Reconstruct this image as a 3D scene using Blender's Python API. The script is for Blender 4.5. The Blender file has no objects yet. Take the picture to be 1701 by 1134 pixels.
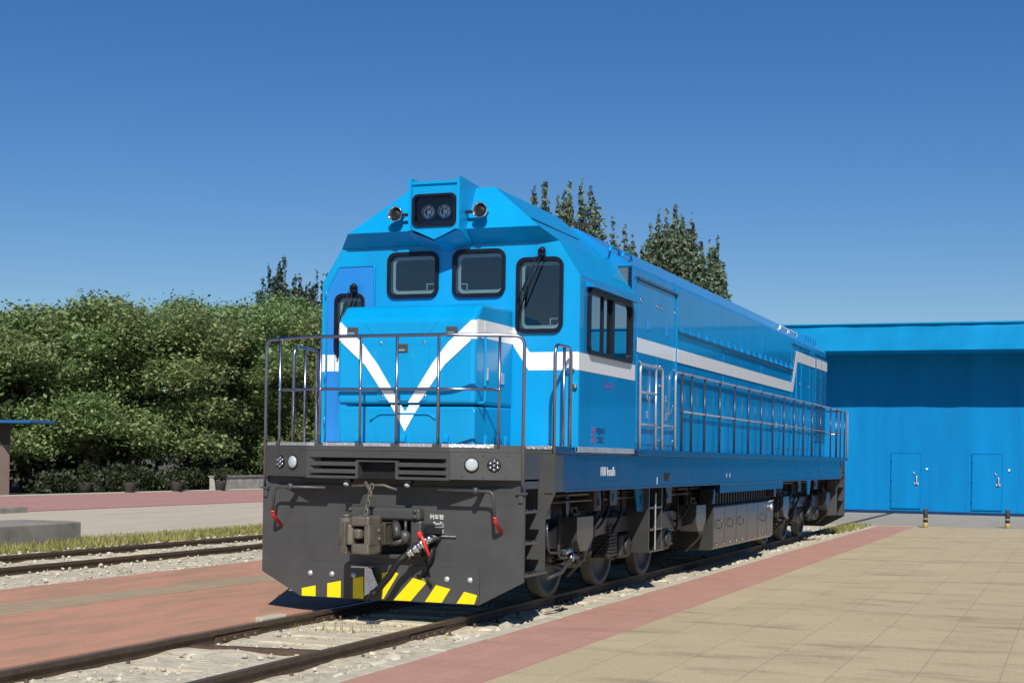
import bpy, bmesh, math, random
import numpy as np
from mathutils import Vector, Matrix
from math import sin, cos, pi, radians, sqrt, atan2

S = bpy.context.scene
COL = S.collection
random.seed(7)
SUN_E, SKY_E, EXPO = 5.0, .078, .07
SKY_HUE = .509
SKY_SAT = 1.27
SKY_AIR, SKY_DUST, SKY_OZ = 1.0, .3, 5.0

# ------------------------------------------------------------------ materials
def nd(nt, t, **kw):
    n = nt.nodes.new(t)
    for k, v in kw.items():
        if k in n.inputs: n.inputs[k].default_value = v
        else: setattr(n, k, v)
    return n

def rgba(c): return (c[0], c[1], c[2], 1.0)

def mat(name, col, rough=.5, metal=0., coat=0., coat_rough=.05, var=.0, vscale=3., stretch=(1, 1, 1),
        bump=0., bscale=40., bstretch=(1, 1, 1), bdist=.01, col2=None, spec=.5, detail=4., rvar=0.):
    m = bpy.data.materials.new(name); m.use_nodes = True
    nt = m.node_tree; nt.nodes.clear()
    out = nd(nt, 'ShaderNodeOutputMaterial')
    p = nd(nt, 'ShaderNodeBsdfPrincipled')
    nt.links.new(p.outputs[0], out.inputs[0])
    p.inputs['Base Color'].default_value = rgba(col)
    p.inputs['Roughness'].default_value = rough
    p.inputs['Metallic'].default_value = metal
    p.inputs['Coat Weight'].default_value = coat
    p.inputs['Coat Roughness'].default_value = coat_rough
    p.inputs['Specular IOR Level'].default_value = spec
    tc = nd(nt, 'ShaderNodeTexCoord')
    if var or col2 or rvar:
        mp = nd(nt, 'ShaderNodeMapping'); mp.inputs['Scale'].default_value = stretch
        nt.links.new(tc.outputs['Object'], mp.inputs[0])
        nz = nd(nt, 'ShaderNodeTexNoise', Scale=vscale, Detail=detail, Roughness=.6)
        nt.links.new(mp.outputs[0], nz.inputs['Vector'])
        rp = nd(nt, 'ShaderNodeMapRange')
        rp.inputs['From Min'].default_value = .3; rp.inputs['From Max'].default_value = .7
        nt.links.new(nz.outputs['Fac'], rp.inputs['Value'])
        if var or col2:
            mx = nd(nt, 'ShaderNodeMix', data_type='RGBA')
            a = col if col2 else [c * (1 - var) for c in col]
            b = col2 if col2 else [min(1, c * (1 + var)) for c in col]
            mx.inputs[6].default_value = rgba(a); mx.inputs[7].default_value = rgba(b)
            nt.links.new(rp.outputs[0], mx.inputs[0])
            nt.links.new(mx.outputs[2], p.inputs['Base Color'])
        if rvar:
            rr = nd(nt, 'ShaderNodeMapRange')
            rr.inputs['To Min'].default_value = max(0, rough - rvar); rr.inputs['To Max'].default_value = rough + rvar
            nt.links.new(rp.outputs[0], rr.inputs['Value'])
            nt.links.new(rr.outputs[0], p.inputs['Roughness'])
    if bump:
        mp2 = nd(nt, 'ShaderNodeMapping'); mp2.inputs['Scale'].default_value = bstretch
        nt.links.new(tc.outputs['Object'], mp2.inputs[0])
        nb = nd(nt, 'ShaderNodeTexNoise', Scale=bscale, Detail=3.)
        nt.links.new(mp2.outputs[0], nb.inputs['Vector'])
        bp = nd(nt, 'ShaderNodeBump', Strength=bump, Distance=bdist)
        nt.links.new(nb.outputs['Fac'], bp.inputs['Height'])
        nt.links.new(bp.outputs[0], p.inputs['Normal'])
        if coat: nt.links.new(bp.outputs[0], p.inputs['Coat Normal'])
    return m

def brick_mat(name, c1, c2, mortar, bw, rh, msize, stain=.35, rot=0., rough=.85, offset=.5, stains=(1, 1, 1), stain_col=None, axes='XY', smin=.52):
    m = bpy.data.materials.new(name); m.use_nodes = True
    nt = m.node_tree; nt.nodes.clear()
    out = nd(nt, 'ShaderNodeOutputMaterial'); p = nd(nt, 'ShaderNodeBsdfPrincipled', Roughness=rough)
    nt.links.new(p.outputs[0], out.inputs[0])
    tc = nd(nt, 'ShaderNodeTexCoord'); mp = nd(nt, 'ShaderNodeMapping')
    mp.inputs['Rotation'].default_value = (0, 0, rot)
    src = tc.outputs['Object']
    if axes != 'XY':
        sx = nd(nt, 'ShaderNodeSeparateXYZ'); cx = nd(nt, 'ShaderNodeCombineXYZ')
        nt.links.new(src, sx.inputs[0])
        nt.links.new(sx.outputs[axes[0]], cx.inputs[0]); nt.links.new(sx.outputs[axes[1]], cx.inputs[1])
        src = cx.outputs[0]
    nt.links.new(src, mp.inputs[0])
    # slight wobble so that joints are not ruler straight
    wn = nd(nt, 'ShaderNodeTexNoise', Scale=1.3, Detail=2.)
    nt.links.new(mp.outputs[0], wn.inputs['Vector'])
    ws = nd(nt, 'ShaderNodeVectorMath', operation='SCALE'); ws.inputs['Scale'].default_value = msize * 1.5
    nt.links.new(wn.outputs['Color'], ws.inputs[0])
    wa = nd(nt, 'ShaderNodeVectorMath', operation='ADD')
    nt.links.new(mp.outputs[0], wa.inputs[0]); nt.links.new(ws.outputs[0], wa.inputs[1])
    b = nd(nt, 'ShaderNodeTexBrick')
    b.offset = offset; b.squash = 1.
    b.inputs['Scale'].default_value = 1.; b.inputs['Brick Width'].default_value = bw
    b.inputs['Row Height'].default_value = rh; b.inputs['Mortar Size'].default_value = msize
    b.inputs['Mortar Smooth'].default_value = .2
    b.inputs['Color1'].default_value = rgba(c1); b.inputs['Color2'].default_value = rgba(c2)
    b.inputs['Mortar'].default_value = rgba(mortar)
    nt.links.new(wa.outputs[0], b.inputs['Vector'])
    mp2 = nd(nt, 'ShaderNodeMapping'); mp2.inputs['Scale'].default_value = stains
    nt.links.new(src, mp2.inputs[0])
    nz = nd(nt, 'ShaderNodeTexNoise', Scale=1.1, Detail=7., Roughness=.65)
    nt.links.new(mp2.outputs[0], nz.inputs['Vector'])
    rp = nd(nt, 'ShaderNodeMapRange'); rp.inputs['From Min'].default_value = smin; rp.inputs['From Max'].default_value = smin + .23
    rp.inputs['To Max'].default_value = stain
    nt.links.new(nz.outputs['Fac'], rp.inputs['Value'])
    mx = nd(nt, 'ShaderNodeMix', data_type='RGBA')
    sc = stain_col or [c * .45 for c in c1]
    mx.inputs[7].default_value = rgba(sc)
    nt.links.new(rp.outputs[0], mx.inputs[0]); nt.links.new(b.outputs['Color'], mx.inputs[6])
    nf = nd(nt, 'ShaderNodeTexNoise', Scale=45., Detail=3.)
    nt.links.new(src, nf.inputs['Vector'])
    rf = nd(nt, 'ShaderNodeMapRange'); rf.inputs['From Min'].default_value = .3; rf.inputs['From Max'].default_value = .7
    rf.inputs['To Min'].default_value = .86; rf.inputs['To Max'].default_value = 1.1
    nt.links.new(nf.outputs['Fac'], rf.inputs['Value'])
    mm = nd(nt, 'ShaderNodeMix', data_type='RGBA', blend_type='MULTIPLY'); mm.inputs[0].default_value = 1.
    nt.links.new(mx.outputs[2], mm.inputs[6]); nt.links.new(rf.outputs[0], mm.inputs[7])
    nt.links.new(mm.outputs[2], p.inputs['Base Color'])
    bp = nd(nt, 'ShaderNodeBump', Strength=.35, Distance=.006); bp.invert = True
    nt.links.new(b.outputs['Fac'], bp.inputs['Height'])
    bp2 = nd(nt, 'ShaderNodeBump', Strength=.25, Distance=.004)
    nt.links.new(nf.outputs['Fac'], bp2.inputs['Height']); nt.links.new(bp.outputs[0], bp2.inputs['Normal'])
    nt.links.new(bp2.outputs[0], p.inputs['Normal'])
    return m

def leaf_mat(name, dark, light, trans=.3):
    m = bpy.data.materials.new(name); m.use_nodes = True
    nt = m.node_tree; nt.nodes.clear()
    out = nd(nt, 'ShaderNodeOutputMaterial')
    g = nd(nt, 'ShaderNodeNewGeometry')
    mx = nd(nt, 'ShaderNodeMix', data_type='RGBA')
    mx.inputs[6].default_value = rgba(dark); mx.inputs[7].default_value = rgba(light)
    nt.links.new(g.outputs['Random Per Island'], mx.inputs[0])
    p = nd(nt, 'ShaderNodeBsdfPrincipled', Roughness=.55)
    nt.links.new(mx.outputs[2], p.inputs['Base Color'])
    t = nd(nt, 'ShaderNodeBsdfTranslucent')
    nt.links.new(mx.outputs[2], t.inputs['Color'])
    ms = nd(nt, 'ShaderNodeMixShader'); ms.inputs[0].default_value = trans
    nt.links.new(p.outputs[0], ms.inputs[1]); nt.links.new(t.outputs[0], ms.inputs[2])
    nt.links.new(ms.outputs[0], out.inputs[0])
    return m

def glass_mat(name, tint, rough=.0, fmin=.06):
    m = bpy.data.materials.new(name); m.use_nodes = True
    nt = m.node_tree; nt.nodes.clear()
    out = nd(nt, 'ShaderNodeOutputMaterial')
    tr = nd(nt, 'ShaderNodeBsdfTransparent', Color=rgba(tint))
    gl = nd(nt, 'ShaderNodeBsdfGlossy', Color=(1, 1, 1, 1), Roughness=rough)
    fr = nd(nt, 'ShaderNodeFresnel', IOR=1.52)
    ad = nd(nt, 'ShaderNodeMath', operation='ADD'); ad.inputs[1].default_value = fmin
    nt.links.new(fr.outputs[0], ad.inputs[0])
    ms = nd(nt, 'ShaderNodeMixShader')
    nt.links.new(ad.outputs[0], ms.inputs[0])
    nt.links.new(tr.outputs[0], ms.inputs[1]); nt.links.new(gl.outputs[0], ms.inputs[2])
    nt.links.new(ms.outputs[0], out.inputs[0])
    return m

M = {}
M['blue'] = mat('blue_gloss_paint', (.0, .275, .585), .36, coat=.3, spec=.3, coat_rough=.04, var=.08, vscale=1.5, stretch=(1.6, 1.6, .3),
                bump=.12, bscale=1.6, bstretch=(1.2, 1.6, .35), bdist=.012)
M['blue_shaded'] = mat('blue_shaded_paint', (.0, .20, .49), .30, coat=.5, spec=.3, coat_rough=.05, var=.10, vscale=1.5, stretch=(1., 1.6, .22),  # same paint as the front, colour darkened for the sides' weaker sunlight
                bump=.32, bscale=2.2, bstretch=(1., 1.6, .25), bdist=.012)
M['sky_tint_blue'] = mat('blue_paint_sky_tint', (.012, .20, .58), .35, coat=.6, var=.04)  # sky reflection on the cab door put into the colour as a bluer tint
M['white'] = mat('white_gloss_paint', (.80, .80, .78), .35, coat=.6, var=.02)
M['navy'] = mat('navy_sill_paint', (.005, .027, .085), .26, coat=.3, spec=.35, coat_rough=.07, var=.15, vscale=2., rvar=.05,
                bump=.25, bscale=2.4, bstretch=(1, 1.5, .3), bdist=.012)
M['grey'] = mat('dark_grey_paint', (.052, .053, .053), .44, coat=.12, var=.16, vscale=2.5, bump=.05, bscale=18.)
M['greygloss'] = mat('dark_grey_gloss_paint', (.038, .038, .037), .30, coat=.35, coat_rough=.12, var=.18, vscale=3., bump=.12, bscale=3.)
M['under'] = mat('underframe_paint', (.030, .030, .031), .5, var=.35, vscale=6., bump=.1, bscale=30.)
M['under2'] = mat('bogie_paint', (.045, .045, .045), .45, var=.3, vscale=7., coat=.2)
M['black'] = mat('black_rubber', (.010, .010, .012), .55, spec=.3)
M['blackgloss'] = mat('black_seal', (.006, .008, .016), .4, spec=.25)
M['steel'] = mat('stainless_tube', (.30, .33, .42), .30, metal=1., var=.1, vscale=8.)
M['silver'] = mat('bright_steel_tube', (.58, .62, .70), .34, metal=.8)
M['darksteel'] = mat('dark_steel_post', (.03, .045, .08), .3, metal=.2)
M['chrome'] = mat('chrome', (.75, .75, .76), .08, metal=1.)
M['alu'] = mat('checker_aluminium', (.72, .72, .72), .38, metal=.85, bump=.9, bscale=38., bdist=.01, var=.15, vscale=25.)
M['galv'] = mat('galvanised_steel', (.55, .56, .57), .42, metal=.6, var=.2, vscale=14., bump=.3, bscale=40.)
M['cast'] = mat('weathered_cast_steel', (.17, .15, .115), .55, metal=.35, var=.35, vscale=7., bump=.3, bscale=25.,
                col2=(.10, .092, .075))
M['wheel'] = mat('wheel_steel', (.075, .072, .068), .55, metal=.25, var=.25, vscale=6.)
M['red'] = mat('red_plastic', (.62, .03, .02), .4)
M['redmark'] = mat('red_lettering', (.30, .07, .20), .5)
M['purplemark'] = mat('dull_red_lettering', (.10, .07, .30), .5)
M['darkmark'] = mat('dark_lettering', (.006, .03, .10), .5)
M['yellow'] = mat('yellow_paint', (.80, .62, .0), .45, var=.05)
M['beige'] = mat('cab_trim', (.80, .76, .66), .5)
M['cabwall'] = mat('cab_lining', (.06, .10, .13), .6)
M['cabdark'] = mat('cab_dark', (.03, .034, .04), .6)
M['lens'] = mat('white_lens', (.42, .46, .48), .15, coat=.8)
M['glass'] = glass_mat('tinted_glass', (.62, .72, .76), fmin=.03)
M['glass_side'] = glass_mat('side_glass', (.50, .62, .68), fmin=.30)
M['lampglass'] = glass_mat('lamp_glass', (.85, .90, .95), fmin=-.02)
M['trees'] = leaf_mat('broadleaf_leaves', (.115, .190, .065), (.35, .475, .19), .5)
M['trees2'] = leaf_mat('olive_leaves', (.135, .195, .070), (.40, .485, .215), .5)
M['willow'] = leaf_mat('willow_leaves', (.115, .170, .06), (.35, .43, .18), .5)
M['poplar'] = leaf_mat('poplar_leaves', (.050, .085, .050), (.19, .24, .15), .25)
M['poplar2'] = leaf_mat('dark_poplar_leaves', (.022, .042, .034), (.075, .105, .075), .2)
M['shrub'] = leaf_mat('shrub_leaves', (.020, .032, .012), (.060, .075, .028))
M['grassm'] = leaf_mat('grass_blades', (.19, .18, .045), (.42, .39, .13))
M['bark'] = mat('bark', (.085, .068, .05), .9, var=.4, vscale=9., bump=.6, bscale=20., bdist=.03)
M['wood_back'] = mat('far_foliage', (.018, .028, .012), .9, var=.5, vscale=1.2)

# ------------------------------------------------------------------ mesh builder
class MB:
    def __init__(s):
        s.bm = bmesh.new(); s.mi = 0
    def _f(s, vs, smooth=False):
        try:
            f = s.bm.faces.new(vs); f.material_index = s.mi; f.smooth = smooth; return f
        except ValueError: return None
    def hexa(s, p):
        v = [s.bm.verts.new(q) for q in p]
        for q in ((0, 3, 2, 1), (4, 5, 6, 7), (0, 1, 5, 4), (1, 2, 6, 5), (2, 3, 7, 6), (3, 0, 4, 7)):
            s._f([v[i] for i in q])
        return v
    def _bev(s, verts, w, seg=2):
        es = set()
        for v in verts:
            for e in v.link_edges: es.add(e)
        r = bmesh.ops.bevel(s.bm, geom=list(es), offset=w, offset_type='OFFSET', segments=seg, profile=.5, affect='EDGES', clamp_overlap=True)
        for f in r['faces']: f.material_index = s.mi
    def box(s, x0, x1, y0, y1, z0, z1, bev=0., rot=None, seg=2):
        if x0 > x1: x0, x1 = x1, x0
        if y0 > y1: y0, y1 = y1, y0
        if z0 > z1: z0, z1 = z1, z0
        P = [(x0, y0, z0), (x1, y0, z0), (x1, y1, z0), (x0, y1, z0), (x0, y0, z1), (x1, y0, z1), (x1, y1, z1), (x0, y1, z1)]
        if rot is not None: P = [rot @ Vector(q) for q in P]
        v = s.hexa(P)
        if bev: s._bev(v, bev, seg)
        return s
    def prism(s, pts, ax, a0, a1, bev=0., seg=2):
        def mk(a, q):
            return {'x': (a, q[0], q[1]), 'y': (q[0], a, q[1]), 'z': (q[0], q[1], a)}[ax]
        A = [s.bm.verts.new(mk(a0, q)) for q in pts]; B = [s.bm.verts.new(mk(a1, q)) for q in pts]
        n = len(pts)
        s._f(A[::-1]); s._f(B)
        for i in range(n): s._f([A[i], A[(i + 1) % n], B[(i + 1) % n], B[i]])
        if bev: s._bev(A + B, bev, seg)
        return s
    def tube(s, pts, r, n=8, closed=False, r1=None):
        pts = [Vector(p) for p in pts]; k = len(pts); rings = []
        up = Vector((0, 0, 1)); prev = None
        for i, p in enumerate(pts):
            if closed: t = pts[(i + 1) % k] - pts[i - 1]
            elif i == 0: t = pts[1] - p
            elif i == k - 1: t = p - pts[-2]
            else: t = (pts[i + 1] - p).normalized() + (p - pts[i - 1]).normalized()
            if t.length < 1e-9: t = Vector((0, 0, 1))
            t.normalize()
            if prev is None:
                a = up.cross(t)
                if a.length < .05: a = Vector((1, 0, 0)).cross(t)
            else:
                a = prev - t * prev.dot(t)
                if a.length < 1e-6: a = up.cross(t)
            a.normalize(); prev = a; b = t.cross(a)
            rr = r if r1 is None else r + (r1 - r) * i / max(1, k - 1)
            rings.append([s.bm.verts.new(p + (a * cos(2 * pi * j / n) + b * sin(2 * pi * j / n)) * rr) for j in range(n)])
        m = k if closed else k - 1
        for i in range(m):
            A, B = rings[i], rings[(i + 1) % k]
            for j in range(n): s._f([A[j], A[(j + 1) % n], B[(j + 1) % n], B[j]], True)
        if not closed:
            s._f(rings[0][::-1]); s._f(rings[-1])
        return s
    def cyl(s, p0, p1, r0, r1=None, n=16):
        return s.tube([p0, p1], r0, n, False, r0 if r1 is None else r1)
    def lathe(s, o, d, prof, n=20, smooth=True):
        # prof: list of (distance along d, radius)
        o = Vector(o); d = Vector(d).normalized()
        a = d.cross(Vector((0, 0, 1)))
        if a.length < .05: a = d.cross(Vector((1, 0, 0)))
        a.normalize(); b = d.cross(a); rings = []
        for t, r in prof:
            if r < 1e-6: rings.append([s.bm.verts.new(o + d * t)])
            else: rings.append([s.bm.verts.new(o + d * t + (a * cos(2 * pi * j / n) + b * sin(2 * pi * j / n)) * r) for j in range(n)])
        for A, B in zip(rings, rings[1:]):
            if len(A) == 1 and len(B) == 1: continue
            for j in range(n):
                k = (j + 1) % n
                if len(A) == 1: s._f([A[0], B[j], B[k]], smooth)
                elif len(B) == 1: s._f([A[j], A[k], B[0]], smooth)
                else: s._f([A[j], A[k], B[k], B[j]], smooth)
        if len(rings[0]) > 1: s._f(rings[0][::-1])
        if len(rings[-1]) > 1: s._f(rings[-1])
        return s
    def sphere(s, c, r, n=12, sc=(1, 1, 1)):
        x = bmesh.ops.create_uvsphere(s.bm, u_segments=n, v_segments=max(6, n // 2), radius=r)
        for v in x['verts']: v.co = Vector(c) + Vector((v.co.x * sc[0], v.co.y * sc[1], v.co.z * sc[2]))
        for v in x['verts']:
            for f in v.link_faces: f.smooth = True; f.material_index = s.mi
        return s
    def bolt(s, c, d, r=.014, h=.012):
        c = Vector(c); d = Vector(d)
        s.lathe(c, d, [(0, r), (h * .6, r * .95), (h, r * .5), (h * 1.05, 0)], 8); return s
    def add_mesh(s, me, mtx):
        t = bmesh.new(); t.from_mesh(me)
        bmesh.ops.transform(t, matrix=mtx, verts=t.verts)
        mp = {}
        for v in t.verts: mp[v] = s.bm.verts.new(v.co)
        for f in t.faces:
            s._f([mp[v] for v in f.verts])
        t.free(); bpy.data.meshes.remove(me); return s
    def plate(s, outer, holes, t, mtx):
        me = curve_plate(outer, holes, t); return s.add_mesh(me, mtx)
    def build(s, name, mats, parent=None, recalc=True, loc=None):
        if recalc: bmesh.ops.recalc_face_normals(s.bm, faces=s.bm.faces)
        me = bpy.data.meshes.new(name); s.bm.to_mesh(me); s.bm.free()
        if not isinstance(mats, (list, tuple)): mats = [mats]
        for m in mats: me.materials.append(m)
        o = bpy.data.objects.new(name, me); COL.objects.link(o)
        if parent is not None: o.parent = parent
        if loc is not None: o.location = loc
        return o

def islands(bm):
    seen = set(); out = []
    for v in bm.verts:
        if v in seen: continue
        st = [v]; seen.add(v); isl = []
        while st:
            q = st.pop(); isl.append(q)
            for e in q.link_edges:
                o = e.other_vert(q)
                if o not in seen: seen.add(o); st.append(o)
        out.append(isl)
    return out
def build_each(m, name, mats, parent=None, key=None):
    # one object per separate piece (pieces with the same key stay together)
    bmesh.ops.recalc_face_normals(m.bm, faces=m.bm.faces)
    groups = {}
    for i, isl in enumerate(islands(m.bm)):
        c = sum((v.co for v in isl), Vector()) / len(isl)
        groups.setdefault(key(c) if key else i, []).extend(isl)
    res = []
    for vs in groups.values():
        n = MB(); mp = {v: n.bm.verts.new(v.co) for v in vs}; fs = set()
        for v in vs:
            for f in v.link_faces: fs.add(f)
        for f in sorted(fs, key=lambda f: f.index):
            g = n.bm.faces.new([mp[v] for v in f.verts]); g.smooth = f.smooth; g.material_index = f.material_index
        res.append(n.build(name, mats, parent, recalc=False))
    m.bm.free(); return res
def SIDE(c): return c.x > 0

def curve_plate(outer, holes, t):
    cu = bpy.data.curves.new('tmp', 'CURVE'); cu.dimensions = '2D'; cu.fill_mode = 'BOTH'; cu.extrude = t / 2
    for pts in [outer] + list(holes):
        sp = cu.splines.new('POLY'); sp.points.add(len(pts) - 1); sp.use_cyclic_u = True
        for q, p in zip(sp.points, pts): q.co = (p[0], p[1], 0, 1)
    o = bpy.data.objects.new('tmp', cu)
    me = bpy.data.meshes.new_from_object(o)
    bpy.data.objects.remove(o); bpy.data.curves.remove(cu)
    return me

def text_mesh(body, size, t=.002, align='CENTER'):
    cu = bpy.data.curves.new('tmp', 'FONT'); cu.body = body; cu.size = size; cu.extrude = t / 2
    cu.align_x = align; cu.align_y = 'CENTER'; cu.resolution_u = 3
    o = bpy.data.objects.new('tmp', cu)
    me = bpy.data.meshes.new_from_object(o)
    bpy.data.objects.remove(o); bpy.data.curves.remove(cu)
    return me

# maps plate (u,v,w) to world planes
def on_front(y):  # u->x, v->z, w-> -y
    return Matrix(((1, 0, 0, 0), (0, 0, -1, y), (0, 1, 0, 0), (0, 0, 0, 1)))
def on_right(x):  # u->y, v->z, w->+x   (seen from +x, +y runs to the right)
    return Matrix(((0, 0, 1, x), (1, 0, 0, 0), (0, 1, 0, 0), (0, 0, 0, 1)))
def on_left(x):
    return Matrix(((0, 0, -1, x), (-1, 0, 0, 0), (0, 1, 0, 0), (0, 0, 0, 1)))

def rrect(x0, x1, z0, z1, r, n=5):
    P = []
    for cx, cz, a in ((x1 - r, z1 - r, 0), (x0 + r, z1 - r, pi / 2), (x0 + r, z0 + r, pi), (x1 - r, z0 + r, 1.5 * pi)):
        for i in range(n + 1):
            t = a + pi / 2 * i / n; P.append((cx + r * cos(t), cz + r * sin(t)))
    return P

def rpath(pts, r, n=5):
    pts = [Vector(p) for p in pts]; out = [pts[0]]
    for a, b, c in zip(pts, pts[1:], pts[2:]):
        d0 = (a - b); d1 = (c - b)
        q = min(r, d0.length * .49, d1.length * .49)
        p0 = b + d0.normalized() * q; p1 = b + d1.normalized() * q
        for i in range(n + 1):
            t = i / n; out.append(p0 * (1 - t) ** 2 + b * 2 * t * (1 - t) + p1 * t * t)
    out.append(pts[-1]); return out

def empty(name, loc=(0, 0, 0), rz=0., sc=1.):
    o = bpy.data.objects.new(name, None); COL.objects.link(o); o.location = loc
    o.rotation_euler = (0, 0, rz); o.scale = (sc, sc, sc); o.empty_display_size = .3; return o

def tag(o, label, cat, group=None):
    o['label'] = label; o['category'] = cat
    if group: o['group'] = group
    return o
def struct(o): o['kind'] = 'structure'; return o
def stuff(o, label=None, cat=None):
    o['kind'] = 'stuff'
    if label: o['label'] = label; o['category'] = cat
    return o
# ================================================================== LOCOMOTIVE
YC = 1.396      # cab front plane
L = 21.26
loco = empty('diesel_locomotive', (0, 0, 0))
tag(loco, 'bright blue diesel locomotive with a white chevron nose and stripe, standing on the rails', 'locomotive')
B, W = M['blue'], M['white']

# ---------------------------------------------------------------- deck and sill
def deck_plan():
    r = [(-.78, -.3), (.78, -.3), (1.45, 0), (1.45, .05), (1.03, .05), (1.03, .80), (1.5, .80), (1.5, L - .80), (1.03, L - .80),
         (1.03, L - .05), (1.45, L - .05), (1.45, L), (.78, L + .3), (-.78, L + .3)]
    l = [(-x, y) for x, y in r[2:12]][::-1]
    return r + l
m = MB(); m.prism(deck_plan(), 'z', 1.655, 1.725)
m.build('deck', M['grey'], loco)
m = MB()
for s in (1, -1):
    m.box(s * 1.497, s * 1.40, 1.06, L - 1.06, 1.28, 1.652)
    m.box(s * 1.515, s * 1.38, 1.06, L - 1.06, 1.255, 1.279, bev=.004)
m.box(-1.39, 1.39, 1.06, L - 1.06, 1.30, 1.60)
sill = m.build('side_sill', M['navy'], loco)
m = MB()
for s in (1, -1): m.box(s * 1.513, s * 1.47, .815, 3.60, 1.657, 1.731, bev=.004); m.box(s * 1.575, s * 1.47, 3.602, L - .40, 1.657, 1.731, bev=.004)
build_each(m, 'deck_edge_strip', M['navy'], loco)
m = MB(); m.box(1.4975, 1.4995, 5.10, 5.40, 1.335, 1.44); m.build('pocket_shade_plate', M['black'], sill)  # flat black plate painted as the shade inside a square notch
m = MB(); m.prism([(5.40, 1.345), (5.40, 1.435), (5.29, 1.345)], 'x', 1.4997, 1.501); m.build('pocket_lit_corner', M['grey'], sill)  # grey triangle painted as the sunlit corner inside the notch
m = MB(); m.box(1.4975, 1.4995, 4.75, 4.775, 1.30, 1.39); m.build('jacking_mark', W, sill)
for y in (8.72, 8.95):
    m = MB(); m.box(1.4975, 1.4995, y, y + .07, 1.36, 1.42); m.build('data_plate', M['galv'], sill)
for tx, ty in (('100', 2.45), ('km/h', 2.76)):
    m = MB(); m.add_mesh(text_mesh(tx, .15), on_right(1.4985) @ Matrix.Translation((ty, 1.462, 0)) @ Matrix.Diagonal((1.05, 1, 1, 1)))
    m.build('speed_marking', W, sill)

# checker-plate treads on the front edge of the deck
for a, b in ((-1.40, -1.27), (-1.20, -.70), (-.60, -.24), (-.15, .15), (.25, .60), (.70, 1.18)):
    def yy(x):
        ax = abs(x); return -.3 if ax < .78 else -.3 + (ax - .78) / (.67) * .3
    m = MB()
    xs = sorted({a, b} | {q for q in (-.78, .78) if a < q < b})
    for p, q in zip(xs, xs[1:]):
        y0, y1 = yy(p) - .006, yy(q) - .006
        m.hexa([(p, y0, 1.700), (q, y1, 1.700), (q, y1 + .26, 1.700), (p, y0 + .26, 1.700),
                (p, y0, 1.733), (q, y1, 1.733), (q, y1 + .26, 1.733), (p, y0 + .26, 1.733)])
    m.build('tread_plate', M['alu'], loco)
m = MB(); m.box(1.04, 1.49, .79, 1.30, 1.700, 1.733); m.build('tread_plate', M['alu'], loco)
m = MB(); m.box(-1.49, -1.04, .79, 1.30, 1.700, 1.733); m.build('tread_plate', M['alu'], loco)

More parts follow.
